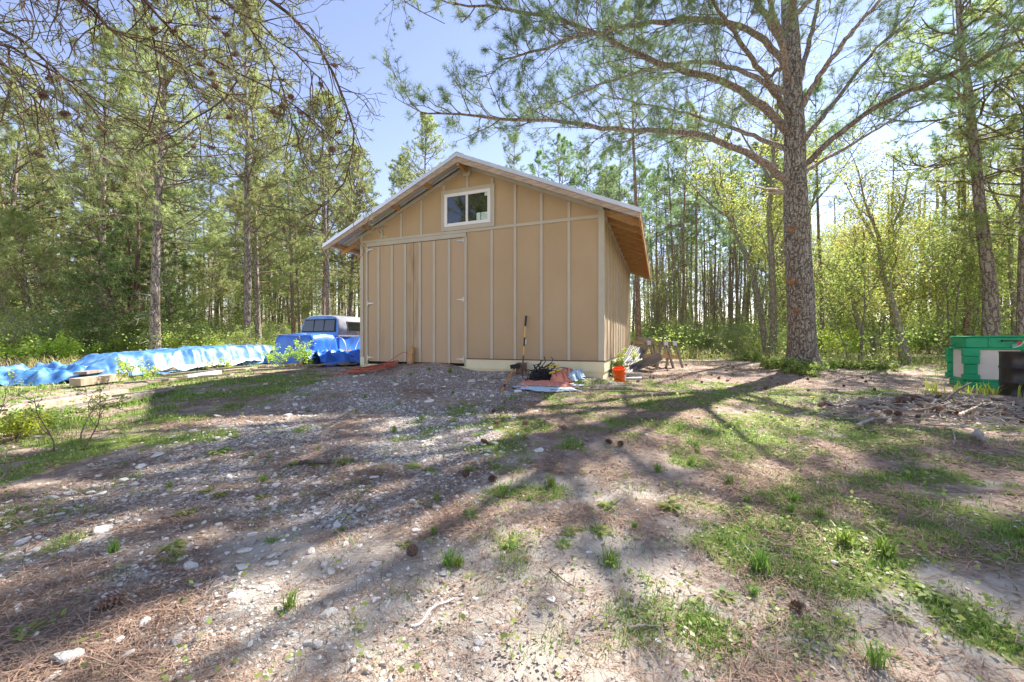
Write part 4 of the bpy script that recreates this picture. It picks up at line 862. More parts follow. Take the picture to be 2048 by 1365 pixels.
for li, (pts, r0) in enumerate(LIMBS):
    W_ = np.array(pts) if isinstance(pts[0], np.ndarray) else rel([at(*p) for p in pts]); n = 26; Pl = smooth_poly(W_, n, 2); Pl[1:-1] += g6.normal(0, .018, (n - 2, 3)); Lt = np.linalg.norm(np.diff(Pl, axis=0), axis=1).sum()
    lm = Acc(); r0 *= .74; lm.tube(Pl, np.linspace(r0, .016, n) * (1 + g6.normal(0, .03, n)), 9)
    limb = lm.obj('limb', [BARKLIMB], bpine, True)
    tw = Tw(); nb = int(Lt * (4.7 if W_[-1][2] < 8.3 else 2.4))  # fewer twigs on the high limbs, thinning the shade they throw
    for b in range(nb):
        t = .2 + .8 * (b + g6.random()) / nb; fi = t * (n - 1); i = min(n - 2, int(fi)); c = Pl[i] + (Pl[i + 1] - Pl[i]) * (fi - i); base = unit(Pl[i + 1] - Pl[i])
        side = np.cross(base, (0, 0, 1)); side = unit(side) * (1 if b % 2 else -1); d = base * .75 + side * g6.uniform(.4, 1) + np.array([0, 0, g6.uniform(-.25, .55)])
        grow(tw, c, d, g6.uniform(.9, 2.1) * (1.1 - .55 * t), .016, 2, g6, .2, .05, 4.2, (25, 55), True, 2)
    cr = Acc(); cr.twigs(tw.P, np.maximum(tw.R, .0035), 3, 0); cr.needles(tw.C, tw.D, 14, .17, .0052, .75, g6, 1)
    cr.obj('foliage', [TWIG, NEEDLEBIG], limb)

# ------------------------------------------------------------------ the overhanging pine at the top left, full of old cones
cone = Acc(); gc = np.random.default_rng(3)
for k in range(54):
    t = k / 54; z = -.5 + t; r_ = .36 * math.sin(min(1, t * 1.25 + .12) * 2.6) + .06; a = k * 2.399
    c = np.array([math.cos(a) * r_ * .35, math.sin(a) * r_ * .35, z * .95]); o = np.array([math.cos(a), math.sin(a), .35 + .6 * t]); o = unit(o) * r_; s_ = np.array([-math.sin(a), math.cos(a), 0]) * .13
    cone.add([c - s_ * .4, c + s_ * .4, c + o + s_, c + o - s_, c + o * .9 + (0, 0, -.07)], [(0, 1, 2, 3)], T=[(3, 2, 4), (0, 3, 4), (1, 4, 2), (0, 4, 1)])
cone.tube([(0, 0, -.5), (0, 0, .45)], [.12, .05], 6)
CONEM = mat('pine_cone', (.14, .085, .06), .85, var=(.3, .2, .15), nscale=12, objvar=.3)
cone_mesh = cone.mesh('pine_cone', [CONEM])
gO = np.random.default_rng(51); ob = np.array([-3.9, .4, gz1(-3.9, .4)])
opine = empty('overhanging_pine', ob, 0, 'half-bare pine at the left edge whose drooping cone-laden branches hang across the top left', 'pine tree')
t_ = Acc(); t_.tube(smooth_poly(np.array([(0, 0, -.2), (.05, .05, 2), (.1, .1, 4.5), (.2, .2, 7.5), (.2, .3, 11)]), 30), np.linspace(.2, .06, 30), 12); t_.obj('trunk', [BARK], opine, True)
OL = [  # drooping branches: px, py, depth
    ([(0, -260, 2.2), (250, -180, 2.8), (480, -60, 3.3), (560, 20, 3.6), (610, 62, 3.8), (650, 100, 3.9), (685, 165, 4), (706, 235, 4), (716, 300, 4), (700, 355, 4), (655, 400, 3.95), (600, 440, 3.9)], .03, 3.2),
    ([(-260, -40, 2), (-60, 40, 2.4), (40, 72, 2.8), (100, 130, 3.1), (170, 190, 3.4), (200, 235, 3.5), (218, 265, 3.6)], .03, 2.4),
    ([(-260, -10, 2.1), (-50, 70, 2.5), (60, 110, 2.9), (140, 165, 3.2), (220, 225, 3.5), (290, 260, 3.8)], .02, 2.4),
    ([(-160, -220, 2), (60, -80, 2.5), (160, 5, 2.9), (200, 40, 3.1), (260, 80, 3.4), (330, 110, 3.6), (395, 150, 3.8), (440, 185, 4), (500, 210, 4.1)], .026, 3.6),
    ([(-60, -280, 2.2), (160, -140, 2.7), (280, 0, 3.2), (350, 70, 3.5), (430, 130, 3.8), (520, 165, 4), (590, 205, 4.1), (640, 250, 4.1), (680, 290, 4.1)], .024, 3.8),
    ([(-40, -250, 2.2), (250, -130, 2.9), (440, -20, 3.4), (505, 60, 3.7), (540, 110, 3.8), (560, 165, 3.9), (578, 230, 4), (600, 280, 4)], .022, 3.8),
    ([(150, -180, 2.9), (380, -60, 3.5), (450, 20, 3.7), (520, 40, 3.8), (560, 90, 3.8), (620, 130, 3.9), (670, 200, 3.95)], .018, 3.8),
    ([(-200, 20, 2), (-20, 110, 2.5), (40, 160, 2.8), (90, 215, 3.1), (110, 260, 3.2), (118, 300, 3.3)], .014, 2.0),
    ([(100, -160, 3), (330, -60, 3.7), (430, 40, 4), (470, 110, 4.1), (475, 180, 4.2), (430, 210, 4.2), (330, 280, 4.2), (280, 300, 4.2)], .018, 3.2),
    ([(-100, -200, 2.4), (80, -110, 2.9), (240, -30, 3.4), (300, 60, 3.7), (330, 150, 3.9), (310, 240, 4), (270, 300, 4)], .016, 3.0),
]
cones_at = []
for pts, r0, dn in OL:
    W_ = np.concatenate([[(.15, .15, 5.2 + gO.uniform(0, 2))], np.array([at(*p) for p in pts]) - ob]); n = 28; Pl = smooth_poly(W_, n, 1); Pl[2:-1] += gO.normal(0, .012, (n - 3, 3))
    lm = Acc(); lm.tube(Pl, np.linspace(r0 * 1.25, .005, n), 7)
    tw = Tw(); Lt = np.linalg.norm(np.diff(Pl, axis=0), axis=1).sum(); nb = int(Lt * dn * 2.7)
    for b in range(nb):
        t = .3 + .7 * (b + gO.random()) / nb; fi = t * (n - 1); i = min(n - 2, int(fi)); c = Pl[i] + (Pl[i + 1] - Pl[i]) * (fi - i); base = unit(Pl[i + 1] - Pl[i])
        side = unit(np.cross(base, gO.normal(0, 1, 3))); d = base * .6 + side * .9 + np.array([0, 0, -.15])
        grow(tw, c, d, gO.uniform(.25, .8), .006, 2, gO, .3, -.06, 3, (30, 70), False, 1)
    lm.twigs(tw.P, np.maximum(np.array(tw.R), .0022), 4, 0)
    limb = lm.obj('branch', [mat('overhead_bark', (.07, .048, .038), .9, var=(.2, .14, .105), nscale=9, bump=.4)], opine, True)
    C = np.array(tw.C); D = np.array(tw.D); k = gO.random(len(C)) < .4
    cr = Acc(); cr.needles(C[k], D[k], 12, .055, .0028, .8, gO, 0); cr.obj('foliage', [NEEDLE], limb)
    q = [p for p in tw.P if np.ptp(p[:, 2]) > .03]
    for p in [q[i] for i in gO.choice(len(q), min(len(q), int(nb * .5)), replace=False)]: cones_at.append(p[gO.integers(1, 5)])
gO.shuffle(cones_at)
for c in cones_at[:98]:
    o = link('cone', cone_mesh, opine); s_ = gO.uniform(.05, .075); o.location = c; o.scale = (s_ * .8, s_ * .8, s_); o.rotation_euler = gO.uniform(-3, 3, 3)
# a small sprig of the same kind hanging in at the top, left of the big pine's reach
b_ = at(770, -60, 6); gs = np.random.default_rng(8); lm = Acc(); tw = Tw(); src = np.array([.2, .3, 10.2])
Pl = smooth_poly(np.array([src, (np.array(at(500, -420, 4.5)) - ob), b_ - ob + (0, 0, .5), at(790, 5, 6) - ob, at(850, 25, 6) - ob, at(890, 48, 6) - ob]), 24, 1); lm.tube(Pl, np.linspace(.03, .005, 24), 6)
for b in range(20):
    i = 12 + int(11 * b / 20); grow(tw, Pl[i], unit(Pl[min(23, i + 1)] - Pl[i]) + gs.normal(0, .6, 3), gs.uniform(.3, .7), .006, 1, gs, .2, -.02, 4, (30, 60), True, 3)
lm.twigs(tw.P, tw.R, 3, 0); lb = lm.obj('branch', [MATS['overhead_bark']], opine, True)
cr = Acc(); cr.needles(tw.C, tw.D, 14, .08, .005, .8, gs, 0); cr.obj('foliage', [NEEDLEBLUE], lb)

# ------------------------------------------------------------------ tarps, truck cap and lumber on the left
def tarpmat(name, c1, c2, sc=7):
    m = mat(name, c1, .42, var=c2, nscale=sc, spec=.6, bump=.25, bscale=9); return m
TARPL = tarpmat('faded_blue_tarp', (.03, .15, .42), (.16, .33, .56), 3.5)
TARPB = tarpmat('bright_blue_tarp', (.015, .12, .58), (.03, .2, .75), 3)
def ridges(x, y, s=0, th=.6):
    c, q = math.cos(th), math.sin(th); u = x * c + y * q; v = -x * q + y * c
    return np.abs(fbm(u * 2.2, v * .7, s) - .5) * 2
def drape(name, parent, M, A, B, wid, hfun, s, nu=90, nv=44, crease=.09, thick=False):
    """cloth lying over a pile: A to B is the long axis on the ground"""
    A = np.array(A, float); B = np.array(B, float); d = (B - A)[:2]; L = np.linalg.norm(d); d = d / L; nrm = np.array([-d[1], d[0]])
    u = np.linspace(0, 1, nu); v = np.linspace(-1, 1, nv); U, V_ = np.meshgrid(u, v, indexing='ij')
    edge = 1 + .16 * (fbm(U * 9, V_ * 0 + 3 * np.sign(V_), s) - .5) * 2
    W2 = V_ * wid * edge; x = A[0] + d[0] * U * L + nrm[0] * W2; y = A[1] + d[1] * U * L + nrm[1] * W2
    Hh = hfun(U, V_); cr = 1 - ridges(U * L, W2, s + 5, .9); cr2 = 1 - ridges(U * L * 2, W2 * 2, s + 9, 2.2)
    cr3 = 1 - np.abs(2 * vnoise(U * L * 3.1 + W2 * 1.3, W2 * .8 + U * L * .2, s + 13) - 1) ** .6
    z = gz(x, y, False) + .03 + Hh + (cr3 - .75) * crease * .35 * np.clip(Hh * 4, .3, 1) + (cr - .7) * crease * (.5 + Hh) + (cr2 - .7) * crease * .5
    z = np.maximum(z, gz(x, y) + .012); i = np.arange(nu * nv).reshape(nu, nv)
    Q_ = np.stack([i[:-1, :-1], i[1:, :-1], i[1:, 1:], i[:-1, 1:]], -1).reshape(-1, 4)
    a = Acc(); a.add(np.stack([x, y, z], -1).reshape(-1, 3), Q_); o = a.obj(name, [M], parent, True); return o
TA = np.array([-10.5, 9.0]); 
def mound(U, V_):
    top = np.clip(U / .16, 0, 1) ** .8 * np.clip((1 - U) / .05, 0, 1)
    prof = np.clip((1 - np.abs(V_) * 1.02) * 2.6, 0, 1); prof = prof * prof * (3 - 2 * prof)
    return (.6 - .03 * np.sin(U * 7)) * top * prof
o = drape('tarp_mound', None, TARPL, (-11.7, 9.9), (-9.2, 15.4), 1.15, mound, 300, 220, 100, .13)
tag(o, 'long faded light blue tarp draped over a lumber pile', 'tarp')
def crum(U, V_): return (.17 + .16 * fbm(U * 7, V_ * 3, 311)) * np.clip((1 - np.abs(V_)) * 4, 0, 1) * np.clip(U * 9, 0, 1) * np.clip((1 - U) * 9, 0, 1)
o = drape('crumpled_tarp', None, TARPL, (-14.2, 9.6), (-10.6, 10.3), 1.0, crum, 320, 110, 50, .4)
tag(o, 'crumpled end of light blue tarp lying flat at the far left', 'tarp')
LUM1 = mat('pale_lumber', (.36, .27, .18), .8, var=(.56, .48, .37), nscale=3, stretch=(6, 1, 1), objvar=.18, bump=.15)
LUM2 = mat('grey_lumber', (.2, .17, .14), .85, var=(.36, .31, .26), nscale=3, stretch=(6, 1, 1), objvar=.15, bump=.15)
PVC = mat('white_pvc', (.58, .58, .56), .45)
def plank(px0, py0, px1, py1, w, h, label, m=None, dz=0.0, name='plank', group=None, cat='plank', tilt=0, yaw=None, lay=0.0):
    a = on(px0, py0); b = on(px1, py1); c = (a + b) / 2; d = b - a; L = np.linalg.norm(d)
    tt_ = np.linspace(0, 1, 15)[:, None]; ln = a + d * tt_; dz += max(0, float((gz(ln[:, 0], ln[:, 1]) - ln[:, 2]).max()) * .8)
    ac = Acc(); ac.box(-L / 2, L / 2, -w / 2, w / 2, -h / 2, h / 2); ob = ac.obj(name, [m or LUM1]); ob.location = c + np.array([0, 0, h / 2 + dz + .035])
    ob.rotation_euler = (lay, -math.asin(d[2] / L) + tilt, math.atan2(d[1], d[0])); tag(ob, label, cat, group); return ob
plank(0, 838, 205, 800, .13, .05, 'wide grey board on top of the long lumber stack in the left grass', LUM2, .1)
plank(-60, 852, 250, 797, .17, .1, 'longest pale board in the lumber stack in the left grass', LUM1, .02)
plank(30, 846, 300, 800, .12, .09, 'grey-white board at the near side of the left lumber stack', LUM2)
plank(150, 830, 335, 790, .1, .03, 'thin splintered board at the right end of the left lumber stack', LUM2, .03)
plank(190, 815, 345, 783, .09, .025, 'bleached lath fanning out at the tip of the left lumber stack', PVC, .02)
plank(120, 812, 290, 776, .09, .045, 'narrow brown board behind the left lumber stack', LUM2)
plank(210, 806, 340, 788, .07, .02, 'thin grey lath beside the bleached lath in the left grass', LUM2, .05)
plank(150, 776, 246, 763, .3, .16, 'short thick timber beam in front of the crumpled tarp', LUM1, 0, 'timber_beam', cat='beam')
plank(160, 766, 212, 757, .25, .06, 'brown board resting behind the thick timber beam', LUM2, .16)
a = Acc(); p0, p1 = on(158, 762, .28), on(214, 752, .3); a.tube([p0, p1], .05, 12); tag(a.obj('pvc_pipe', [PVC], None, True), 'short white pipe on the boards behind the thick timber beam', 'pipe')
for k, (x0, y0, x1, y1, r_, dz, l) in enumerate(((308, 742, 505, 722, .055, .36, 'upper long white pipe lying against the light blue tarp'), (312, 745, 470, 727, .05, .22, 'lower long white pipe lying against the light blue tarp'), (300, 752, 395, 742, .04, .12, 'brownish short pipe under the two long white pipes'))):
    a = Acc(); p0 = on(x0, y0, dz); p1 = on(x1, y1, dz); a.tube([p0, p1], r_, 12); tag(a.obj('pvc_pipe', [PVC if k < 2 else LUM1], None, True), l, 'pipe')
o = drape('plastic_sheet', None, mat('white_plastic', (.7, .72, .74), .35, var=(.8, .82, .84), nscale=5), on(330, 752), on(520, 728), .35, lambda U, V_: .1 + .12 * fbm(U * 8, V_ * 2, 333) * np.clip((1 - np.abs(V_)) * 3, 0, 1), 340, 60, 14, .2); tag(o, 'white plastic sheet bunched along the foot of the light blue tarp', 'sheet')
gp = np.random.default_rng(61)
for k in range(16):
    x0 = 250 + k * 29 + gp.uniform(-12, 12); y0 = np.interp(x0, [250, 470, 720], [772, 745, 728]) + gp.uniform(-5, 7); x1 = x0 + gp.uniform(50, 110); y1 = y0 - gp.uniform(2, 10)
    plank(x0, y0, min(x1, 712), y1, gp.uniform(.09, .22), .04, ('weathered board strewn in the grass between the tarp and the shed'), LUM1 if k % 3 else LUM2, gp.uniform(0, .05), group='boards strewn by the tarp')
plank(372, 762, 440, 751, .1, .1, 'white post lying alone in the grass before the tarp', PVC, name='post', cat='post')
# plywood and framing lumber stacked by the left shed corner
for k, (x0, y0, x1, y1, w, h, dz, l, m) in enumerate(((655, 733, 735, 727, .5, .14, 0, 'thick tan beam at the bottom of the stack by the left shed corner', NEWWOOD), (640, 731, 700, 727, .9, .02, .16, 'warped plywood sheet on the stack by the left shed corner', LUM1), (668, 728, 735, 724, .7, .02, .27, 'bowed pale panel on the stack by the left shed corner', LUM2), (680, 726, 740, 722, .3, .04, .36, 'brown board crowning the stack by the left shed corner', NEWWOOD),
        (602, 736, 625, 728, .1, .14, 0, 'upright-edged board end of the open frame near the truck cap', NEWWOOD), (605, 731, 640, 722, .1, .05, .08, 'back rail of the open frame near the truck cap', LUM1), (648, 730, 662, 724, .1, .15, 0, 'orange-tan block between the frame and the plywood stack', NEWWOOD))):
    plank(x0, y0, x1, y1, w, h, l, m, dz, 'board', cat='board', tilt=(-.05 if k in (1, 2) else 0))
# tarp-covered box
def tarpbox(c, w, d, h, rz, M, label, s):
    e = empty('tarp_covered_box', (c[0], c[1], gz1(c[0], c[1])), rz, label, 'covered box'); n = 40
    a = Acc(); nl = 14; zs = np.linspace(0, 1, nl); ring = []
    t = np.linspace(0, 4, n, endpoint=False)
    cx = np.interp(t, [0, 1, 2, 3, 4], [-1, 1, 1, -1, -1]); cy_ = np.interp(t, [0, 1, 2, 3, 4], [-1, -1, 1, 1, -1])
    V = []
    for z in zs:
        out = 1 + .16 * (1 - z) ** 1.5; fold = .05 * (1 - z) * np.sin(t * 9 + 4 * z) + .03 * np.sin(t * 23 + s)
        rnd = np.clip((z - .86) / .14, 0, 1) * .1
        V.append(np.stack([cx * (w / 2) * (out - rnd) * (1 + fold * .5), cy_ * (d / 2) * (out - rnd) * (1 + fold), np.full(n, (z * h) - .02 * (z == 0)) + .02 * np.sin(t * 5) * (z > .9)], -1))
    V.append(V[-1] * (.5, .5, 1) + (0, 0, .03)); V.append(V[-1] * (.02, .02, 1)); V = np.concatenate(V); K = nl + 2
    k = np.arange(K - 1)[:, None]; i = np.arange(n)[None]; j = (i + 1) % n
    a.add(V, np.stack([k * n + i, k * n + j, (k + 1) * n + j, (k + 1) * n + i], -1).reshape(-1, 4)); a.obj('tarp_cover', [M], e, True)
    r_ = Acc(); r_.tube([(w * .18, -d / 2 - .04, h * .96), (-w * .1, -d * .56, h * .4), (-w * .28, -d * .6, .1)], .012, 5); r_.tube([(w * .18, -d / 2 - .04, h * .96), (w * .3, -d * .56, h * .5), (w * .36, -d * .6, .1)], .012, 5)
    r_.tube([(-w / 2 - .03, -d / 2, h), (w * .18, -d / 2 - .05, h * .97), (w / 2, -d / 2, h * .99)], .012, 5); r_.obj('rope', [LUM1], e)
    return e
tarpbox((-7.0, 13.3), 1.55, 1.0, 1.02, YAW, TARPB, 'box wrapped in bright blue tarp and tied with cord, in front of the truck cap', 1)
CC = np.array([-6.35, 14.3]); cz = gz1(*CC)
def capthing():
    # local frame: x along the front face to the left (-), y backwards
    e = empty('truck_cap', (CC[0], CC[1], cz + 1.0), YAW, 'blue and grey truck bed cap with sliding window resting on a tarp-covered load', 'truck cap')
    W_, Lc, H = 1.95, 2.5, .72; BLUEP = mat('faded_blue_paint', (.1, .25, .48), .45, var=(.2, .36, .58), nscale=4); GREYP = mat('oxidised_grey_paint', (.2, .21, .24), .65, var=(.33, .34, .37), nscale=5); GL = gl
    prof = [(-W_, 0), (0, 0), (-.03, .3), (-.1, .58), (-.22, .69), (-.5, .745), (-1.0, .765), (-1.45, .745), (-1.73, .69), (-1.85, .58), (-1.92, .3)]
    n = len(prof); a = Acc(); ys = [0, .05, 1.2, 2.4, 2.5]; sc = [.96, 1, 1.01, 1, .95]
    V = np.array([[(-W_ / 2 + (p[0] + W_ / 2) * s_, y + (.16 * p[1] if y == 0 or y == .05 else 0), p[1] * (s_ if y in (0, 2.5) else 1)) for p in prof] for y, s_ in zip(ys, sc)]).reshape(-1, 3)
    k = np.arange(len(ys) - 1)[:, None]; i = np.arange(n)[None]; j = (i + 1) % n
    a.add(V, np.stack([k * n + i, k * n + j, (k + 1) * n + j, (k + 1) * n + i], -1).reshape(-1, 4)); a.obj('shell', [GREYP], e, True)
    f = Acc(); f.add(V[:n] + (0, -.004, 0), T=[(0, q, q + 1) for q in range(1, n - 1)]); f.obj('front_panel', [BLUEP], e)
    f = Acc(); f.add(V[-n:], T=[(0, q + 1, q) for q in range(1, n - 1)]); f.obj('back_panel', [BLUEP], e)
    def quad(nm, M, P, th, par): q = Acc(); q.prism(P, th, 0); return q.obj(nm, [M], par)
    y_ = lambda z: .16 * z - .012
    wfr = quad('front_window', mat('black_rubber', (.02, .02, .022), .6), [(-1.82, y_(.12), .12), (-.16, y_(.12), .12), (-.22, y_(.6), .6), (-1.72, y_(.6), .6)], (0, -.02, 0), e)
    for (x0, x1) in ((-1.76, -1.24), (-1.21, -.74), (-.71, -.22)):
        quad('pane', GL, [(x0, y_(.16) - .022, .16), (x1, y_(.16) - .022, .16), (x1 - .02, y_(.56) - .022, .56), (x0 + .02, y_(.56) - .022, .56)], (0, -.006, 0), wfr)
    sx = lambda z: -.03 - .1 * max(0, z - .3) / .28 + .012
    sw = quad('side_window', MATS['black_rubber'], [(.0, .45, .16), (.0, 2.1, .16), (-.075, 2.1, .52), (-.075, .45, .52)], (.015, 0, 0), e)
    quad('pane', GL, [(.017, .5, .2), (.017, 2.05, .2), (-.052, 2.05, .49), (-.052, .5, .49)], (.006, 0, 0), sw)
    r_ = Acc(); r_.box(-W_ - .02, .02, -.03, 2.53, -.05, -.002); r_.obj('rim', [GREYP], e); return e
capthing()
a = Acc(); a.box(-1.8, -.15, .15, 2.4, .0, .9); e = empty('tarped_load', (CC[0], CC[1], cz), YAW, 'bright blue tarp skirt hanging beneath the truck cap over its load', 'covered load'); a.obj('load', [DARK], e)
n = 60; t = np.linspace(0, 4, n, endpoint=False); cx = np.interp(t, [0, 1, 2, 3, 4], [-1, 1, 1, -1, -1]); cyy = np.interp(t, [0, 1, 2, 3, 4], [-1, -1, 1, 1, -1]); V = []
for z in np.linspace(0, .945, 10): V.append(np.stack([-.975 + cx * (.98 + .25 * (1 - z) ** 2 + .04 * np.sin(t * 13 + z * 3)), 1.25 + cyy * (1.27 + .3 * (1 - z) ** 2 + .05 * np.sin(t * 17 + z * 4)), np.full(n, z)], -1))
k = np.arange(9)[:, None]; i = np.arange(n)[None]; j = (i + 1) % n; a = Acc(); a.add(np.concatenate(V), np.stack([k * n + i, k * n + j, (k + 1) * n + j, (k + 1) * n + i], -1).reshape(-1, 4)); a.obj('tarp_cover', [TARPB], e, True)
o = drape('bunched_tarp', None, TARPB, (-6.1, 11.9), (-4.6, 13.9), .75, lambda U, V_: (.2 + .34 * fbm(U * 5, V_ * 3, 411)) * np.clip((1 - np.abs(V_)) * 3, 0, 1) * np.clip((1 - U) * 6, .3, 1), 350, 70, 44, .5); tag(o, 'bright blue tarp bunched on the ground right of the tied box', 'tarp')
for k, (x, y, r_, tl, l) in enumerate(((-5.85, 13.0, .46, .12, 'left metal hoop standing in the bunched blue tarp'), (-5.2, 13.3, .5, .35, 'middle metal hoop standing in the bunched blue tarp'), (-4.95, 13.6, .52, .5, 'right metal hoop standing in the bunched blue tarp'))):
    a = Acc(); th = np.linspace(-.25, math.pi + .25, 26); a.tube([(r_ * math.cos(q) * (.75 + .1 * k), tl * math.sin(q), r_ * 1.35 * math.sin(q) + .3) for q in th], .016, 6); o = a.obj('wire_hoop', [STEEL], None, True); o.location = (x, y, gz1(x, y)); o.rotation_euler = (0, 0, .3 * k - .2); tag(o, l, 'hoop')

# ------------------------------------------------------------------ things by the front of the shed
def L2(u, v, z=0): p = loc2w(u, v); return np.array([p[0], p[1], z])
# shovel leaning on the wall
e = empty('shovel', L2(4.66, -.2, .42), YAW, 'long-handled square shovel with black and yellow bands leaning on the front wall', 'shovel')
top = np.array([.04, .16, 1.32]); bot = np.array([0, 0, .0]); ax = unit(top - bot)
YEL = mat('yellow_fibreglass', (.72, .5, .15), .45); BLK = mat('black_grip', (.025, .025, .03), .6); RUST = mat('rusty_steel', (.13, .08, .06), .6, metal=.4, var=(.25, .17, .13), nscale=14)
P_ = lambda t: bot + (top - bot) * t
for (t0, t1, m_, r_, nm) in ((.2, .33, RUST, .018, 'socket'), (.331, .48, YEL, .016, 'handle'), (.481, .63, BLK, .0165, 'label_band'), (.631, .82, YEL, .016, 'handle'), (.821, 1, BLK, .02, 'grip')):
    a = Acc(); a.tube([P_(t0), P_((t0 + t1) / 2), P_(t1)], r_, 10); a.obj(nm, [m_], e, True)
a = Acc(); a.box(-.012, .012, .068, .073, .7, .8); o_ = a.obj('label_mark', [WHITEV], e); o_.location = (0.013, -.0, .0); o_.rotation_euler = (-.12, .03, 0)
a = Acc(); W2 = .125; nx_ = 9; xs = np.linspace(-W2, W2, nx_); V = []
for z in np.linspace(-.03, .27, 6): V += [(x, -.055 * (x / W2) ** 2 * 1 + .12 * z - .01, z) for x in xs]
V = np.array(V); i = np.arange(6 * nx_).reshape(6, nx_); Qb = np.stack([i[:-1, :-1], i[:-1, 1:], i[1:, 1:], i[1:, :-1]], -1).reshape(-1, 4); a.add(V, Qb); a.add(V + (0, .004, 0), Qb[:, ::-1])
a.box(-W2, -.04, .01, .05, .268, .276); a.box(.04, W2, .01, .05, .268, .276); a.obj('blade', [RUST], e, True)
# sledgehammer lying on the stones
p = on(1003, 785); q = on(1030, 752); e = empty('sledgehammer', p, 0, 'short sledgehammer with an orange handle and black head lying left of the coral towel', 'hammer')
d = q - p; d[2] += .16; a = Acc(); a.tube([d * .02 + (0, 0, .02), d * .2 + (0, 0, .02), d * .5 + (0, 0, .025), d * .85 + (0, 0, .02)], [.022, .02, .017, .017], 8); a.obj('handle', [mat('orange_handle', (.75, .25, .03), .5, var=(.6, .28, .08), nscale=9)], e, True)
a = Acc(); a.tube([d * .12 + (0, 0, .022), d * .2 + (0, 0, .022)], .024, 8); a.tube([d * .83 + (0, 0, .02), d], .015, 8); a.obj('grip_band', [BLK], e)
hd = unit(np.cross(d, (0, 0, 1))); a = Acc(); a.beam(d - hd * .1 + (0, 0, .02), d + hd * .1 + (0, 0, .05), .09, .09); a.obj('head', [BLK], e)
# towel, netting, levels
def cloth(name, px, py, w, l, rz, M, s, amp, label, fold=None, parent=None, dz=.03):
    c = on(px, py); n = 44; u = np.linspace(-1, 1, n); U, V_ = np.meshgrid(u, u, indexing='ij'); bx = 1 + .18 * (fbm(U * 2, V_ * 2, s) - .5); x = U * w / 2 * bx + .09 * np.sin(V_ * 3 + s); y = V_ * l / 2 * bx + .07 * np.sin(U * 4 + s)
    X_ = c[0] + x * math.cos(rz) - y * math.sin(rz); Y_ = c[1] + x * math.sin(rz) + y * math.cos(rz); h = amp * (1 - ridges(U * 2, V_ * 2, s, .5)) * np.clip((1.05 - np.maximum(abs(U), abs(V_))) * 3, 0, 1) + .03 * fbm(U * 5, V_ * 5, s + 3)
    Z_ = gz(X_, Y_) + dz + np.maximum(h - amp * .45, 0); i = np.arange(n * n).reshape(n, n); a = Acc(); Qc = np.stack([i[:-1, :-1], i[1:, :-1], i[1:, 1:], i[:-1, 1:]], -1).reshape(-1, 4)
    a.add(np.stack([X_, Y_, Z_], -1).reshape(-1, 3), Qc); a.add(np.stack([X_, Y_, Z_ - .008], -1).reshape(-1, 3), Qc[:, ::-1]); o = a.obj(name, M, parent, True)
    if label: tag(o, label, 'towel')
    return o
CORAL = mat('coral_cloth', (.6, .24, .17), .9, var=(.68, .3, .22), nscale=20); LBLUE = mat('light_blue_cloth', (.45, .6, .72), .9, var=(.52, .66, .78), nscale=20)
cloth('towel', 1092, 781, 1.15, .5, -.25, [LBLUE], 501, .07, 'pale blue towel edge spread under the coral towel by the shed wall')
cloth('towel', 1092, 778, 1.0, .42, -.2, [CORAL], 505, .1, 'coral towel spread flat under the black netting by the shed wall', dz=.05)
cloth('towel', 1124, 768, .42, .38, .2, [CORAL], 509, .36, 'bunched coral towel heaped right of the yellow levels', dz=.06)
cloth('towel', 1150, 762, .28, .24, .2, [LBLUE], 515, .25, 'small light blue cloth tossed beside the wall, right of the coral heap', dz=.05)
gn = np.random.default_rng(71); e = empty('netting_pile', on(1087, 768), 0, 'tangled heap of black plastic netting on the coral towel', 'netting'); e.scale = (1.35, 1.3, 1.15); a = Acc(); 
for k in range(90):
    c = np.array([gn.normal(0, .1), gn.normal(0, .06), abs(gn.normal(.13, .06))]); pts = [c]; d = unit(gn.normal(0, 1, 3))
    for _ in range(8): d = unit(d + gn.normal(0, .55, 3) - pts[-1] * 1.2 * (1, 1, .6) + (0, 0, .1)); pts.append(pts[-1] + d * .045)
    pts = np.array(pts); pts[:, 2] = np.maximum(pts[:, 2], .03); a.tube(pts, .0065, 4, caps=False)
a.obj('net_strands', [BLK], e)
V = unit(ICO[ICOF].reshape(-1, 3)); a = Acc()
th, ph = np.meshgrid(np.linspace(0, math.pi, 18), np.linspace(0, 2 * math.pi, 26, endpoint=False), indexing='ij'); rr = 1 + .35 * (fbm(ph * 2, th * 3, 9) - .5); V = np.stack([.2 * rr * np.sin(th) * np.cos(ph), .11 * rr * np.sin(th) * np.sin(ph), .12 + .12 * rr * np.cos(th)], -1).reshape(-1, 3)
k = np.arange(17)[:, None]; i = np.arange(26)[None]; j = (i + 1) % 26; a.add(V, np.stack([k * 26 + i, k * 26 + j, (k + 1) * 26 + j, (k + 1) * 26 + i], -1).reshape(-1, 4)); a.obj('net_core', [BLK], e)
YT = mat('yellow_tool', (.75, .5, .03), .5)
for (x0, y0, x1, y1, dz, l) in ((1096, 767, 1116, 760, .3, 'upper yellow level lying on the black netting'), (1099, 772, 1121, 763, .24, 'lower yellow tool lying beside the black netting')):
    c0, c1 = on(x0, y0, dz), on(x1, y1, dz); c1[1] = c0[1] + (c1[1] - c0[1]) * .5; e = empty('level', c0, 0, l, 'level'); dd = c1 - c0
    a = Acc(); a.beam((0, 0, 0), dd * .45, .03, .035); a.beam(dd * .55, dd, .03, .035); a.obj('yellow_body', [YT], e); a = Acc(); a.beam(dd * .451, dd * .549, .034, .03); a.obj('vial', [BLK], e)
o = plank(1075, 757, 1150, 757, .22, .02, 'dark rubber mat between the netting and the shed wall', BLK, .1, 'rubber_mat', cat='mat'); o.rotation_euler[1] += .03
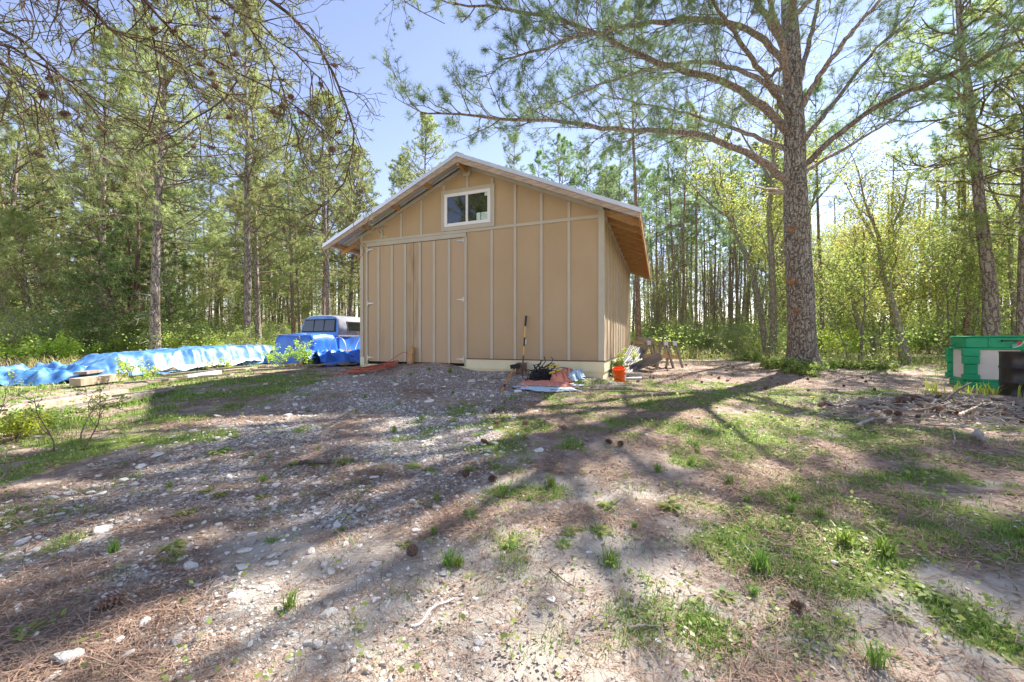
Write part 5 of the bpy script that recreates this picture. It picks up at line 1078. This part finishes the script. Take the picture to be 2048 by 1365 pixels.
# thin wood strips on the ground
for (x0, y0, x1, y1, l) in ((930, 772, 1210, 786, 'long thin wood strip crossing in front of the towels'), (1100, 788, 1320, 793, 'thin wood strip in the grass in front of the orange bucket'), (1100, 780, 1250, 783, 'short thin strip between the towels and the corner')):
    plank(x0, y0, x1, y1, .025, .012, l, LUM2, .02, 'wood_strip', cat='wood strip')
# coiled cord at the doors, with the wooden chock
ge = np.random.default_rng(81); c0 = L2(.95, -.72, 0); P = []
for k in range(420):
    t = k / 420; a_ = t * 2 * math.pi * 15; r1 = .46 + .1 * math.sin(a_ * .31) + .05 * ge.normal(); x = c0[0] + r1 * math.cos(a_) * 1.05 + .1 * math.sin(t * 9); y = c0[1] + .34 * r1 / .4 * math.sin(a_) + .05 * math.cos(t * 14)
    P.append((x, y, gz1(x, y) + .02 + .05 * abs(math.sin(t * 31)) + .05 * t))
P = P + [(*loc2w(1.45, -.2), .86), (*loc2w(1.52, -.16), .9), (*loc2w(1.62, -.15), .86), (*loc2w(1.68, -.16), .7)]
a = Acc(); a.tube(smooth_poly(P, 1400, 2), .0075, 5); tag(a.obj('extension_cord', [mat('red_cord', (.4, .09, .07), .55, var=(.5, .17, .1), nscale=3)], None, True), 'tangled dark red extension cord coiled at the foot of the shed doors', 'cord')
P = [];
for k in range(60):
    t = k / 60; u = .7 - 1.0 * t + .1 * math.sin(t * 17); v = -.7 - .7 * t + .12 * math.sin(t * 12); q = loc2w(u, v); P.append((q[0], q[1], gz1(*q) + .015))
a = Acc(); a.tube(smooth_poly(P, 160, 1), .008, 5); tag(a.obj('extension_cord', [mat('orange_cord', (.6, .16, .06), .55)], None, True), 'orange cord trailing over the gravel from the red coil', 'cord')
e = Acc(); e.prism([(-.07, -.05, 0), (.07, -.05, 0), (.055, -.03, .38), (.0, -.02, .43), (-.05, -.03, .36)], (0, .09, 0)); o = e.obj('wood_chock', [NEWWOOD]); o.location = L2(1.68, -.14, .6); o.rotation_euler = (-.1, .03, YAW); tag(o, 'short split wooden stake propped against the door seam', 'wooden stake')

# ------------------------------------------------------------------ right corner: bucket, metal, sawhorses
p = on(1240, 766); e = empty('bucket', p, .3, 'orange plastic bucket tilted on the ground at the right corner of the shed', 'bucket'); e.rotation_euler = (.16, -.2, .3); e.scale = (.82, .82, .86)
ORG = mat('orange_plastic', (.85, .11, .01), .4); a = Acc(); a.lathe([(.001, 0.005), (.125, 0), (.133, .02), (.152, .33), (.158, .335), (.158, .36), (.15, .365), (.146, .33), (.12, .03), (.001, .028)], S=32); a.obj('pail', [ORG], e, True)
a = Acc(); a.lathe([(.156, .27), (.164, .272), (.164, .285), (.156, .287)], S=32); a.obj('rim_ring', [ORG], e, True)
a = Acc(); th = np.linspace(0, math.pi, 20); a.tube([(.163 * math.cos(q), -.163 * math.sin(q) * .9 , .28 - .15 * math.sin(q)) for q in th], .003, 5); a.obj('bail', [STEEL], e)
a = Acc(); V = [];
for q in np.linspace(-1.1, -.3, 7):
    for z in (.05, .2): r_ = .1345 + .058 * z; V.append((r_ * math.cos(q), r_ * math.sin(q), z))
i = np.arange(6); a.add(V, np.stack([i * 2, i * 2 + 2, i * 2 + 3, i * 2 + 1], 1)); a.obj('logo_patch', [WHITEV], e)
# corrugated and ribbed metal sheets leaning in a heap
def sheet(name, c, L, W, rot, M, ribs, label, cat='metal sheet'):
    a = Acc(); n = ribs * 8; xs = np.linspace(-W / 2, W / 2, n); z = .018 * np.sin(np.linspace(0, ribs * 2 * math.pi, n)); V = np.concatenate([np.stack([np.full(n, y), xs, z + o], -1) for o in (0, -.003) for y in (-L / 2, L / 2)])
    i = np.arange(n - 1); a.add(V, np.concatenate([np.stack([i, i + n, i + n + 1, i + 1], 1), np.stack([i + 2 * n, i + 1 + 2 * n, i + 3 * n + 1, i + 3 * n], 1)])); o = a.obj(name, [M]); o.location = c; o.rotation_euler = rot; tag(o, label, cat); return o
c = on(1268, 738); sheet('roofing_sheet', c + (-.05, .1, .23), 1.5, .5, (.35, -.5, .95), AGED, 5, 'brownish ribbed metal sheet leaning at the shed corner above the bucket')
c = on(1262, 742); sheet('roofing_sheet', c + (.0, .0, .12), 1.3, .5, (.3, -.3, .95), AGED, 4, 'lower ribbed metal sheet under the leaning one at the shed corner')
c = on(1288, 742); sheet('corrugated_sheet', c + (0, 0, .2), .95, .5, (.5, .45, .35 + math.pi / 2 + .9), AGED, 11, 'finely corrugated silver sheet sloping down beside the sawhorses')
for (x0, y0, x1, y1, dz, l) in ((1255, 757, 1284, 758, .1, 'upper short steel pipe sticking out behind the orange bucket'), (1252, 763, 1282, 763, .05, 'lower short steel pipe sticking out behind the orange bucket')):
    a = Acc(); a.tube([on(x0, y0, dz), on(x1, y1, dz)], .03, 12); tag(a.obj('steel_pipe', [STEEL], None, True), l, 'pipe')
def sawhorse(px, d, rz, label, H=.76, Wd=.5, L=1.0, shift=0):
    x = (px - 1024) / 780 * d; z0 = gz1(x, d); e = empty('sawhorse', (x, d, z0), rz, label, 'sawhorse')
    a = Acc(); a.box(-.045, .045, -L / 2, L / 2, H - .09, H); a.obj('top_beam', [LUM2], e)
    for sy in (-1, 1):
        for sx in (-1, 1):
            a = Acc(); a.beam((sx * Wd / 2, sy * (L / 2 - .02), -.02), (sx * .06, sy * (L / 2 - .12), H - .02), .035, .085, up=(0, 1, 0)); a.obj('leg', [LUM2], e)
        a = Acc(); z = H * .42; w = .06 + (Wd / 2 - .06) * (1 - z / H); a.box(-w, w, sy * (L / 2 - .085) - .02, sy * (L / 2 - .085) + .02, z - .05, z + .05); a.obj('crosspiece', [NEWWOOD], e)
        a = Acc(); a.box(-.055, .055, sy * (L / 2) - .03, sy * (L / 2) + .03, H - .12, H + .006); a.obj('bracket', [STEEL], e)
    return e
sawhorse(1314, 11.6, .12, 'left of the two matching sawhorses with metal brackets, right of the shed corner')
sawhorse(1334, 11.9, .05, 'right of the two matching sawhorses with metal brackets, farthest from the shed')
sawhorse(1280, 11.9, .2, 'bracketed sawhorse half hidden behind the tall wooden frame at the shed corner')
e = empty('wooden_frame', on(1303, 732), -.25, 'taller weathered wooden trestle frame standing beside the metal sheets', 'trestle'); H = .83
for (a0, b0) in (((-.52, 0, 0.), (-.36, .0, H)), ((-.36, 0.04, 0.), (-.04, .02, H)), ((.0, 0, -.02), (.0, 0, H - .04)), ((-.02, .05, 0), (-.33, .05, H * .8))):
    a = Acc(); a.beam(a0, b0, .035, .08, up=(0, 1, 0)); a.obj('leg', [LUM2], e)
a = Acc(); a.beam((-.4, 0, H), (.02, 0, H - .06), .05, .13); a.obj('top_rail', [LUM2], e)

# ------------------------------------------------------------------ green and white tank, black drum
GRN = mat('green_plastic', (.02, .33, .14), .5, var=(.03, .39, .18), nscale=3, bump=.05); CREAM = mat('cream_panel', (.72, .67, .6), .7, var=(.8, .75, .68), nscale=3)
tz = gz1(10.3, 8.7) - .03; e = empty('storage_tank', (9.98, 8.6, tz), R(-32), 'green and cream plastic storage tank with green corner pillars at the right edge', 'tank')
LT, WT, HT = 1.9, .82, 1.17
def rbox(x0, x1, y0, y1, z0, z1, r, a):
    pts = []
    for (cx_, cy2, a0) in ((x1 - r, y1 - r, 0), (x0 + r, y1 - r, 90), (x0 + r, y0 + r, 180), (x1 - r, y0 + r, 270)):
        for q in range(5): an = R(a0 + q * 22.5); pts.append((cx_ + r * math.cos(an), cy2 + r * math.sin(an)))
    b = .015
    for (za, zb, ins0, ins1) in ((z0, z0 + b, b, 0), (z0 + b, z1 - b, 0, 0), (z1 - b, z1, 0, b)):
        n_ = len(pts); cxm, cym = (x0 + x1) / 2, (y0 + y1) / 2; f = lambda p, s_: (cxm + (p[0] - cxm) * (1 - s_ / (x1 - x0) * 2), cym + (p[1] - cym) * (1 - s_ / (y1 - y0) * 2))
        V = [(*f(p, ins0), za) for p in pts] + [(*f(p, ins1), zb) for p in pts]; i_ = np.arange(n_); j_ = (i_ + 1) % n_; a.add(V, np.stack([i_, j_, j_ + n_, i_ + n_], 1))
        if zb == z1: a.add(V[n_:] , T=[(0, q, q + 1) for q in range(1, n_ - 1)])
a = Acc(); rbox(.03, LT - .03, .04, WT - .04, .1, HT - .1, .1, a); a.obj('wall_panel', [CREAM], e)
a = Acc(); rbox(-.02, LT + .02, -.02, WT + .02, 0, .17, .12, a); rbox(-.005, LT + .005, -.005, WT + .005, .17, .23, .12, a); a.obj('base_ring', [GRN], e)
a = Acc(); rbox(-.03, LT + .03, -.03, WT + .03, HT - .3, HT - .26, .12, a); rbox(.0, LT, .0, WT, HT - .26, HT - .03, .12, a); rbox(-.025, LT + .025, -.025, WT + .025, HT - .035, HT, .12, a)
rbox(-.06, .07, .45, .62, HT - .2, HT - .15, .02, a); a.obj('top_ring', [GRN], e)
a = Acc(); a.box(.34, .36, -.045, .0, HT - .24, HT - .05); a.box(1.1, 1.13, -.045, .0, HT - .24, HT - .05); a.box(.02, .34, -.03, -.004, HT - .25, HT - .06); a.obj('rib', [GRN], e)
for (x, y) in ((.1, .03), (LT - .1, .03), (.06, WT - .05), (LT - .1, WT - .05), (LT / 2, .03)):
    a = Acc(); 
    for (z0, z1, w) in ((.2, .33, .13), (.33, .55, .1), (.55, .72, .125), (.72, .9, .13)): rbox(x - w, x + w, y - w * .55, y + w * .55, z0, z1, .03, a)
    a.obj('pillar', [GRN], e)
# emblem: a curved swoosh, grey-blue turning to rust, with a dark name bar
a = Acc(); V = []; n = 14
for k in range(n):
    q = R(-85 + 80 * k / (n - 1)); V += [(.66 + .16 * math.cos(q), -.0475, HT - .1 + .14 * math.sin(q)), (.66 + .09 * math.cos(q), -.0475, HT - .1 + .08 * math.sin(q))]
i = np.arange(n - 1); V = np.array(V); Qe = np.stack([i * 2, i * 2 + 2, i * 2 + 3, i * 2 + 1], 1)
edge = (V - (.66, 0, HT - .1)) * (1.12, 1, 1.12) + (.66, .004, HT - .1)
m3 = [mat('emblem_white', (.6, .66, .6), .5), mat('emblem_rust', (.45, .11, .04), .5), mat('emblem_teal', (.16, .36, .33), .5)]
a.add(edge, Qe, m=0); a.add(V, Qe[6:], m=1); a.add(V, Qe[:6], m=2); a.obj('emblem', m3, e)
a = Acc(); a.box(.52, .8, -.052, -.046, HT - .118, HT - .095); a.tube([(.52, -.05, HT - .106), (.54, -.05, HT - .106)], .02, 8); a.obj('emblem_bar', [BLK], e)
dx_, dy_ = 9.82, 7.5; e = empty('drum', (dx_, dy_, gz1(dx_, dy_) - .02), 0, 'black steel drum standing in front of the green tank at the right edge', 'drum')
DRM = mat('black_drum_paint', (.02, .02, .024), .35, metal=.3, var=(.06, .045, .03), nscale=4, contrast=(.5, .75), spec=.6)
a = Acc(); pr = [(.001, 0.01), (.28, .01), (.292, 0), (.292, .02), (.287, .03)]
for zr in (.29, .58): pr += [(.287, zr - .03), (.298, zr - .008), (.298, zr + .008), (.287, zr + .03)]
pr += [(.287, .85), (.294, .865), (.294, .885), (.284, .885), (.282, .868), (.001, .865)]; a.lathe(pr, S=48); a.obj('barrel', [DRM], e, True)
a = Acc(); a.lathe([(.001, .872), (.27, .872)], S=32); a.obj('rusty_lid', [mat('rusty_lid_metal', (.4, .28, .2), .7, var=(.55, .45, .35), nscale=8)], e); a = Acc(); a.lathe([(.001, .89), (.03, .89), (.03, .87)], c=(.15, .05, 0), S=12); a.obj('bung', [STEEL], e)

# ------------------------------------------------------------------ brush pile, cones, sticks, stones, weeds
def stick(pts, r0, label, m=None, name='stick', group=None, cat='stick'):
    a = Acc(); P = smooth_poly(pts, max(8, len(pts) * 4), 1); P[1:-1] += gp.normal(0, r0 * .35, (len(P) - 2, 3)); a.tube(P, np.linspace(r0, r0 * .45, len(P)), 6); return tag(a.obj(name, [m or TWIGGREY], None, True), label, cat, group)
BLACKW = mat('charred_wood', (.06, .05, .045), .9, var=(.16, .14, .13), nscale=12, bump=.4)
a = Acc(); c = on(1880, 812); 
for (d_, r_) in (((-.42, .1, .14), .03), ((.62, .15, .3), .022)):
    a.tube(smooth_poly([c + (0, 0, -.02), c + np.array(d_) * .5 + (0, 0, .04), c + np.array(d_)], 10, 1), np.linspace(r_, r_ * .4, 10), 7)
a.tube([c + (-.05, .1, -.02), c + (0, 0, .05), c + (.1, -.05, .0)], [.045, .04, .03], 7); tag(a.obj('forked_branch', [BLACKW], None, True), 'black forked branch sticking up at the back of the brush pile', 'branch')
for (x0, y0, x1, y1, r_, dz, l, m_) in ((1715, 860, 1782, 842, .022, .05, 'curved grey stick at the left foot of the brush pile', TWIGGREY), (1728, 812, 1815, 815, .012, .04, 'thin long twig along the back left of the brush pile', TWIGGREY), (1920, 850, 1955, 832, .018, .12, 'straight pale stick lying across the brush pile', LUM1), (1925, 832, 1975, 826, .022, .12, 'dark stick near the top of the brush pile', BLACKW), (1955, 880, 1975, 900, .035, .08, 'thick bleached stick at the front of the brush pile', TWIGGREY),
        (1752, 835, 1778, 856, .03, .06, 'flat pale wood scrap at the left of the brush pile', LUM1), (1985, 810, 2060, 832, .022, .1, 'long dark branch by the foot of the drum', BLACKW), (1735, 868, 1790, 865, .01, .03, 'fine twig below the curved grey stick', TWIG), (1905, 870, 1908, 900, .008, .05, 'pale twig hanging down the front of the pile', TWIGGREY), (1830, 838, 1900, 822, .014, .1, 'brown twig across the middle back of the brush pile', TWIG),
        (1255, 1263, 1335, 1257, .008, .012, 'short brown stick on the sandy soil, right of the white strip', LUM2), (1100, 1145, 1150, 1178, .004, .01, 'thin dark twig on the bare soil in the foreground centre', BLACKW), (600, 930, 665, 932, .02, .02, 'dark bark piece among the gravel', BLACKW), (1460, 980, 1500, 990, .006, .012, 'small twig in the right foreground grass', TWIG), (175, 938, 245, 926, .02, .02, 'dead branch half buried at the left edge', TWIGGREY)):
    p0, p1 = on(x0, y0, dz), on(x1, y1, dz); stick([p0, (p0 + p1) / 2 + gp.normal(0, .02, 3) * (1, 1, .3), p1], r_, l, m_)
P = [on(*q, .006) for q in ((822, 1256), (838, 1254), (850, 1243), (858, 1228), (872, 1216), (895, 1207), (909, 1202))]; P = smooth_poly(P, 30, 1); a = Acc(); tt = unit(np.gradient(P, axis=0)); sd_ = np.cross(tt, (0, 0, 1)) * .0055
V = np.concatenate([P - sd_, P + sd_, P + sd_ + (0, 0, .004), P - sd_ + (0, 0, .004)]); i = np.arange(29); n = 30; a.add(V, np.concatenate([np.stack([i + s0 * n, i + 1 + s0 * n, i + 1 + s1 * n, i + s1 * n], 1) for s0, s1 in ((0, 1), (1, 2), (2, 3), (3, 0))])); tag(a.obj('plastic_strip', [WHITEV]), 'white curved plastic strip lying on the sandy soil in the foreground', 'strip')
gq = np.random.default_rng(93); a = Acc(); PL = []; RL = []
for k in range(900):
    x = 6.5 + gq.normal(0, .95); y = 5.65 + gq.normal(0, .42); L = gq.uniform(.08, .5); th = gq.uniform(0, 6.28); z = gz1(x, y) + gq.uniform(.005, .07); b_ = gq.normal(0, .05, 3)
    d = np.array([math.cos(th), math.sin(th), gq.normal(0, .12)]) * L; PL.append([np.array([x, y, z]) + d * t + b_ * math.sin(t * 3) * (1, 1, .4) for t in (-.5, -.25, 0, .25, .5)]); RL.append(np.linspace(1, .5, 5) * gq.uniform(.004, .011))
a.twigs(PL, RL, 4, 0); M = 2600; x = 6.5 + gq.normal(0, .95, M); y = 5.65 + gq.normal(0, .42, M); a.leaves(np.stack([x, y, gz(x, y) + gq.uniform(.005, .05, M)], -1), .055, gq, 1, flat=.6)
tag(a.obj('brush_litter', [TWIGGREY, mat('bark_flakes', (.3, .24, .2), .9, island=.5, var=(.5, .46, .43), nscale=4)]), 'grey twigs and bark flakes heaped under the cones before the green tank', 'litter', kind='stuff')
def put_cone(x, y, s, label, group=None, dz=0):
    o = link('pine_cone', cone_mesh); o.location = (x, y, gz1(x, y) + s * .42 + dz); o.scale = (s, s, s * 1.15); o.rotation_euler = (gp.uniform(.9, 2.2), gp.uniform(-.4, .4), gp.uniform(0, 6.28)); tag(o, label, 'pine cone', group)
for k in range(92):
    x = 6.5 + gp.normal(0, .8); y = 5.65 + gp.normal(0, .36); put_cone(x, y, gp.uniform(.055, .085), 'brown pine cone heaped in the brush pile before the green tank', 'cones in the brush pile', gp.uniform(0, .05))
for k, (px, py, s, l) in enumerate(((825, 1113, .078, 'open pine cone on the sand at the foreground centre left'), (932, 955, .075, 'dark pine cone beside a weed left of centre'), (968, 890, .08, 'pine cone on the shaded straw in the middle of the yard'), (984, 966, .075, 'pine cone right of the weed left of centre'), (988, 827, .08, 'pine cone among the stones in front of the hammer'), (1052, 850, .08, 'pine cone in front of the coral towel, on the straw'), (994, 849, .07, 'small cone left of the one before the coral towel'), (1592, 1222, .06, 'reddish pine cone in the right foreground weeds'), (1128, 860, .075, 'pine cone in the grass in front of the corner'), (1218, 888, .07, 'left cone of two in the grass of the yard middle'), (1241, 893, .075, 'right cone of two in the grass of the yard middle'), (227, 1215, .09, 'flattened dark cone in the left foreground gravel'))):
    p = on(px, py); put_cone(p[0], p[1], s * .82, l)
for k in range(60):
    d = gp.uniform(7.5, 15); x = gp.uniform(2.6, d * .95); put_cone(x, d, gp.uniform(.045, .07), 'pine cone scattered on the brown straw between the shed corner and the huge pine', 'cones under the huge pine') if not in_shed(np.array([x]), np.array([d]), .2)[0] else None
# larger stones one can pick out
import bmesh
ROCKM = mat('pale_limestone', (.6, .57, .52), .85, var=(.78, .75, .7), nscale=9, bump=.5, bscale=25, objvar=.15)
def mk_rock(seed):
    g = np.random.default_rng(seed); bm = bmesh.new(); bmesh.ops.create_icosphere(bm, subdivisions=3, radius=.5)
    pl = [(unit(g.normal(0, 1, 3)), g.uniform(.22, .38)) for _ in range(9)]
    for v in bm.verts:
        c = np.array(v.co)
        for n_, h in pl:
            e_ = c @ n_ - h
            if e_ > 0: c = c - n_ * e_ * .93
        v.co = c * (1.25, .95, .6)
    me = bpy.data.meshes.new('stone'); bm.to_mesh(me); bm.free(); me.materials.append(ROCKM); return me
ROCKS = [mk_rock(s) for s in range(6)]
def put_rock(x, y, s, label, group=None):
    o = link('stone', ROCKS[gp.integers(6)]); o.location = (x, y, gz1(x, y) + s * .1); o.scale = (s, s, s * gp.uniform(.7, 1)); o.rotation_euler = (gp.normal(0, .15), gp.normal(0, .15), gp.uniform(0, 6.28)); tag(o, label, 'stone', group)
for (px, py, s, l) in ((135, 1320, .09, 'big square pale stone in the bottom left corner'), (312, 915, .11, 'large pale stone at the edge of the left grass'), (285, 935, .09, 'flat white stone just left of the large edge stone'), (207, 1062, .1, 'rounded stone in the left foreground gravel'), (492, 1105, .075, 'upright grey stone in the centre-left gravel'), (248, 965, .08, 'pale stone half hidden in grass at the left'), (655, 1233, .07, 'grey wedge-shaped stone on the sand'), (690, 1092, .045, 'tan blocky stone at the border of gravel and sand'), (386, 1137, .07, 'wide white flat stone in the lower left gravel'), (1035, 785, .17, 'round white stone in front of the hammer'), (1090, 783, .13, 'white stone below the coral towel'), (958, 1285, .05, 'small smooth grey stone on the straw in the foreground'), (945, 765, .16, 'white stone in the gravel in front of the shed skirt'), (860, 805, .15, 'bright pointed stone in the middle of the drive'), (750, 957, .08, 'pale block of stone lying in the drive centre'), (1075, 905, .1, 'flat white stone on the straw in the yard middle')):
    p = on(px, py); put_rock(p[0], p[1], s, l)
c = 0
while c < 210:
    r = 1.6 * (9.5 / 1.6) ** gp.random(); an = gp.uniform(-.9, .35); x, y = r * math.sin(an), r * math.cos(an)
    if gp.random() < m_gravel(np.array([x]), np.array([y]))[0] * .95 + .03 and not in_shed(np.array([x]), np.array([y]), .15)[0]:
        put_rock(x, y, (.022 + .0095 * r) * gp.uniform(.6, 1.35), 'pale angular stone lying loose in the gravel drive', 'stones in the gravel drive'); c += 1
# weeds and tufts
def weed_mesh(name, seed, kind):
    g = np.random.default_rng(seed); a = Acc()
    if kind == 'rosette':
        for k in range(16):
            th = k * 2.4; L = g.uniform(.05, .11); w = L * .16; d = np.array([math.cos(th), math.sin(th), 0]); s_ = np.array([-d[1], d[0], 0]); up = g.uniform(.2, .9)
            P = [d * .005, d * L * .4 + (0, 0, L * .45 * up), d * L * .8 + (0, 0, L * .5 * up), d * L * 1.05 + (0, 0, L * .35 * up)]
            a.add([P[0] - s_ * w * .3, P[0] + s_ * w * .3, P[1] + s_ * w, P[1] - s_ * w, P[2] + s_ * w * .9, P[2] - s_ * w * .9, P[3]], [(0, 1, 2, 3), (3, 2, 4, 5)], T=[(5, 4, 6)])
    else:
        for k in range(46):
            th = g.uniform(0, 6.28); h = g.uniform(.05, .13); ln = h * g.uniform(.2, 1.0); d = np.array([math.cos(th), math.sin(th), 0]); s_ = np.array([-d[1], d[0], 0]) * .0028; c = np.array([*g.normal(0, .018, 2), 0])
            a.add([c - s_, c + s_, c + d * ln * .4 + (0, 0, h * .7) + s_, c + d * ln * .4 + (0, 0, h * .7) - s_, c + d * ln + (0, 0, h * .85)], [(0, 1, 2, 3)], T=[(3, 2, 4)])
    return a.mesh(name, [LEAFG if kind == 'rosette' else GRASSM])
WD = [weed_mesh('weed', 1, 'rosette'), weed_mesh('weed', 2, 'rosette'), weed_mesh('tuft', 3, 'tuft'), weed_mesh('tuft', 4, 'tuft')]
def put_weed(x, y, s, k, label, group=None):
    o = link('weed' if k < 2 else 'grass_tuft', WD[k]); o.location = (x, y, gz1(x, y) - .004); o.scale = (s, s, s); o.rotation_euler = (0, 0, gp.uniform(0, 6.28)); tag(o, label, 'weed' if k < 2 else 'grass tuft', group)
for (px, py, s, k, l) in ((942, 940, 1.1, 0, 'dark green weed beside a pine cone left of centre'), (1102, 975, 1.2, 2, 'bushy grass tuft in the yard centre'), (1125, 1092, .8, 1, 'bright leafy weed in the sun in the foreground centre'), (1218, 1015, 1.1, 0, 'green weed right of the bushy tuft'), (1345, 1018, 1.5, 0, 'spreading weed with narrow leaves right of centre'), (1520, 1140, 1.5, 2, 'largest tuft of broad grass in the right foreground'), (1545, 1095, .9, 1, 'broad-leaved weed behind the largest right tuft'), (1690, 1090, 1.4, 2, 'sunlit grass tuft at the right'), (1770, 1110, 1.5, 2, 'drooping bright grass tuft farther right'), (1800, 1240, .8, 1, 'large leafed weed in the right foreground'), (437, 908, 1.7, 1, 'tall bright weed on the gravel edge at left'), (690, 928, 1.2, 0, 'low dark weed at the top of the gravel'), (943, 1035, 1.0, 1, 'upright seedling in the foreground centre'), (345, 1120, .9, 0, 'small round-leaved weed in the left gravel'), (50, 1270, .9, 0, 'weed in the bottom left gravel'), (900, 745, 1.5, 2, 'grass tuft at the foot of the right door'), (858, 742, 1.2, 2, 'small tuft left of the one at the right door'), (1160, 772, 1.5, 2, 'grass tuft in front of the coral heap')):
    p = on(px, py); put_weed(p[0], p[1], s * .8, k, l)
for k in range(95):
    r = 1.9 * (9 / 1.7) ** gp.random(); an = gp.uniform(-.85, .95); x, y = r * math.sin(an), r * math.cos(an)
    if not in_shed(np.array([x]), np.array([y]), .3)[0]: put_weed(x, y, gp.uniform(.45, .9), int(gp.integers(4)), 'small green plant dotted over the open yard', 'small plants dotted over the yard')
# tall blades at the foot of the tank
gt = np.random.default_rng(91)
for k in range(16):
    x = 8.6 + 2.2 * k / 16 + gt.normal(0, .08); y = 7.95 - .06 * k + gt.normal(0, .12) - (.5 if k > 12 else 0); a = Acc(); n = 9; xs = gt.normal(x, .07, n); ys = gt.normal(y, .05, n)
    V0 = a; blades(a, xs, ys, gt.uniform(.15, .34, n), np.full(n, .02), gt, .6); tag(a.obj('grass_tuft', [LEAFY]), 'clump of tall bright grass blades at the foot of the tank and drum', 'grass tuft', 'tall grass by the tank')
# saplings at the left foreground, shrub by the tarp, ivy at the huge pine, weeds at the bucket
def sapl(px, py, H, seed, label, leaf=LEAFG, ls=.03, name='sapling', w=.35, stems=2, nl=2):
    m2 = make_shrub(name + str(seed), H, w, stems, seed, leaf, ls, nl, 2); p = on(px, py); return plant_tree(name, m2, p, 0, 1, label, 'sapling' if name == 'sapling' else 'shrub', None, ('stem', 'foliage'))
sapl(150, 895, .62, 501, 'thin leafing sapling in front of the left lumber stack'); sapl(95, 905, .75, 502, 'tall single twig sapling left of the forked one', stems=1); sapl(-5, 850, .6, 503, 'bare-twigged sapling at the left border', stems=2)
sapl(18, 880, .35, 504, 'bright low bush at the left border of the yard', LEAFY, .035, 'bush', .6, 12, 3); sapl(70, 850, .3, 505, 'low leafy bush in the left grass', LEAFG, .035, 'bush', .6, 10, 3)
sapl(592, 738, .8, 506, 'yellow-green bush in front of the tarp-wrapped box', LEAFY, .05, 'bush', .7, 9, 3); sapl(285, 762, .6, 507, 'airy yellow-green shrub before the light blue tarp', LEAFY, .045, 'bush', .6, 7, 2); sapl(430, 745, .5, 509, 'small airy shrub by the white pipes', LEAFY, .04, 'bush', .5, 5, 2)
sapl(1590, 742, .4, 508, 'green creeper growing round the left foot of the huge pine', LEAFG, .06, 'creeper', .9, 12, 3); sapl(1232, 752, .38, 510, 'weedy green plant growing behind the orange bucket', LEAFG, .06, 'bush', .4, 7, 3); sapl(1252, 738, .5, 511, 'green weed with a yellow flower head against the side wall', LEAFY, .045, 'bush', .3, 4, 2)
for k, (px, py, h) in enumerate(((1610, 748, .3), (1650, 740, .3), (1700, 738, .35), (1560, 738, .35), (1760, 740, .3), (1500, 722, .5))):
    sapl(px, py, h, 520 + k, ('low green plant on the ground just around the huge pine, number of a loose ring'.replace(', number of a loose ring', '')), LEAFG, .06, 'bush', .7, 9, 3)['group'] = 'low plants around the huge pine'
